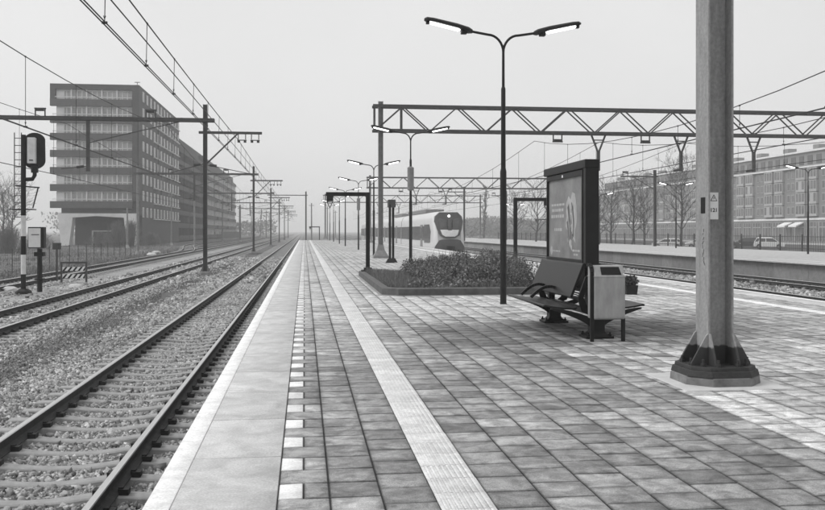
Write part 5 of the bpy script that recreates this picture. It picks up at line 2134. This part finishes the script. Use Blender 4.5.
T(611, 105, 8.2, 'slender bare tree just right of the poster panel', 21, group=TG, thick=0.013)
T(631, 100, 8.8, 'slender bare tree left of the strutted lone mast, second from the poster panel', 22, group=TG, thick=0.013)
T(643, 112, 7.8, 'small bare tree close left of the lone mast on the far platform', 23, group=TG, thick=0.013)
T(681, 108, 10.2, 'broad bare tree left of the massive column, the largest on the right', 24, group=TG, width=0.42, levels=6, thick=0.014)
T(537, 125, 8.8, 'small hazy bare tree framed by the right dark gallows', 25, group=TG, thick=0.013)
T(516, 165, 9.5, 'faint bare tree just left of the right dark gallows', 26, group=TG, thick=0.025)
T(558, 150, 8.0, 'bare tree behind the poster panel, seen under its left edge', 27, group=TG, thick=0.025)
T(590, 140, 9.0, 'bare tree hidden behind the right half of the poster panel', 28, group=TG, thick=0.025)
T(600, 135, 8.4, 'faint bare tree tight against the right edge of the poster panel', 29, group=TG, thick=0.022)
T(484, 260, 15.5, 'faint slim poplar in the fog between the train and the nearest lamp post', 30, name='poplar_tree', width=0.17, upright=1.6, thick=0.05, levels=5, trunk_frac=0.08)
T(3, 120, 9.0, 'bare tree at the left edge behind the signal ladder', 31, group='bare trees at the left edge', width=0.45, thick=0.013)
T(12, 160, 10.0, 'hazy bare tree second from the left edge, behind the signal', 32, group='bare trees at the left edge', width=0.45, thick=0.025)
T(-12, 130, 9.0, 'bare tree cut off by the left edge of the photo', 33, group='bare trees at the left edge', width=0.45, thick=0.013)


def bush(px, w_, h, wd, lab, seed, group):
    rb = random.Random(seed)
    x_, y_ = at(px, w_)
    m = MB()
    for i in range(230):
        a = rb.uniform(0, 2 * math.pi); rr = abs(rb.gauss(0, 0.36)) * wd
        bx, by = rr * math.cos(a) * 0.75, rr * math.sin(a) * 0.5
        top = Vector((bx * 1.25 + rb.gauss(0, 0.25), by * 1.25 + rb.gauss(0, 0.2), h * max(0.15, 1 - (rr / wd / 0.95) ** 2) * rb.uniform(0.6, 1.0)))
        mid = Vector((bx, by, top.z * 0.5)) + Vector((rb.gauss(0, 0.1), rb.gauss(0, 0.1), 0))
        m.tube([(bx * 0.7, by * 0.7, 0), mid, top], [0.026, 0.02, 0.012], 3)
        for j in range(3):
            q = mid.lerp(top, rb.uniform(0, 0.9))
            m.tube([q, q + Vector((rb.gauss(0, 0.35), rb.gauss(0, 0.35), rb.uniform(0.1, 0.7))) * h / 4], [0.018, 0.01], 3)
    t = m.build('bush', 'dry_twig', fix=False)
    t.location = (x_, y_, -1.05)
    return tag(t, lab, 'bush', group)


BG = 'leafless bushes in front of the apartment block'
bush(100, 138, 2.6, 3.4, 'leafless bush on the left of those before the white legs of the flats', 41, BG)
bush(117, 136, 4.3, 3.6, 'tallest leafless bush, in front of the middle of the dark ground floor', 42, BG)
bush(131, 139, 4.4, 3.0, 'leafless bush by the right white leg of the flats', 43, BG)
bush(150, 148, 2.4, 3.6, 'low leafless bush right of the pale round mast', 44, BG)
bush(8, 100, 3.6, 4.0, 'leafless bush at the left edge behind the signal', 45, BG)
bush(40, 125, 2.4, 4.0, 'low leafless bush in front of the small houses', 46, BG)

# rough grass on the meadow and weeds by the ballast
def blades(name, x, y, zb, hgt, tint, wd, label):
    n = len(x)
    dx, dy = rng.normal(0, 0.35, n) * hgt, rng.normal(0, 0.35, n) * hgt
    a = rng.uniform(0, np.pi, n)
    wx, wy_ = wd * np.cos(a), wd * np.sin(a)
    V = np.stack([np.stack([x - wx, y - wy_, zb], 1), np.stack([x + wx, y + wy_, zb], 1), np.stack([x + dx, y + dy, zb + hgt], 1)], 1).reshape(-1, 3)
    o = np_mesh(name, V, np.arange(n * 3).reshape(n, 3), 'leaf', tint)
    return tag(o, label, 'grass', None, 'stuff')


n = 60000
x = -15.6 - rng.random(n) ** 1.3 * 60; y = 40 + rng.random(n) ** 1.4 * 115
h_ = 0.1 + 0.4 * vnoise(x * 0.3, y * 0.2, 20) ** 2
k = rng.random(n) < (0.25 + vnoise(x * 0.25, y * 0.15, 21))
blades('grass', x[k], y[k], np.full(k.sum(), -1.06), h_[k] * rng.uniform(0.6, 1.3, k.sum()), rng.uniform(0.1, 0.34, k.sum()), 0.035, 'rough winter grass on the meadow left of the tracks')
n = 15000
x = rng.normal(-5.4, 0.42, n); y = 11 + rng.random(n) * 90
k = vnoise(x * 0.6, y * 0.3, 22) > 0.42
blades('weeds', x[k], y[k], np.full(k.sum(), -1.0), rng.uniform(0.03, 0.13, k.sum()), rng.uniform(0.07, 0.2, k.sum()), 0.012, 'low mossy weeds on the soil strip between the first two tracks')
n = 6000
x = rng.normal(-16.2, 0.8, n); y = 28 + rng.random(n) * 120
blades('weeds', x, y, np.full(n, -1.06), rng.uniform(0.05, 0.3, n), rng.uniform(0.05, 0.2, n), 0.02, 'scrubby weeds along the edge of the third track')

# distant woods that read as a soft grey band
def woods(name, x0, x1, y0, y1, h, n, label, sz=0.7):
    x = rng.uniform(x0, x1, n); y = rng.uniform(y0, y1, n)
    top = h * (0.45 + 0.8 * vnoise(x * 0.07, y * 0.05, 30))
    z = -1.1 + top * rng.random(n) ** 0.7
    return tag(leaves(name, np.stack([x, y, z], 1), sz, rng.uniform(0.17, 0.26, n)), label, 'woods', None, 'stuff')


woods('woods', 45, 160, 340, 430, 8, 40000, 'distant grey belt of trees beyond the far platform', 0.6)
woods('woods', -120, -15, 420, 500, 9, 7000, 'distant grey belt of trees at the end of the left tracks', 0.8)

# ================================================================== HAZE
hz_ = MB()
hz_.box(-1600, 1600, -400, 2500, -2.3, 30.0)
m, t_, b_ = nodes_of('haze_air')
t_.nodes.remove(b_)
pv = t_.nodes.new('ShaderNodeVolumePrincipled')
pv.inputs['Color'].default_value = (0.97, 0.97, 0.97, 1)
pv.inputs['Density'].default_value = HAZE_DENSITY
pv.inputs['Anisotropy'].default_value = 0.2
t_.links.new(pv.outputs[0], t_.nodes['Material Output'].inputs['Volume'])
o = hz_.build('haze', m)
tag(o, 'pale winter fog that swallows everything far off', 'fog', None, 'stuff')
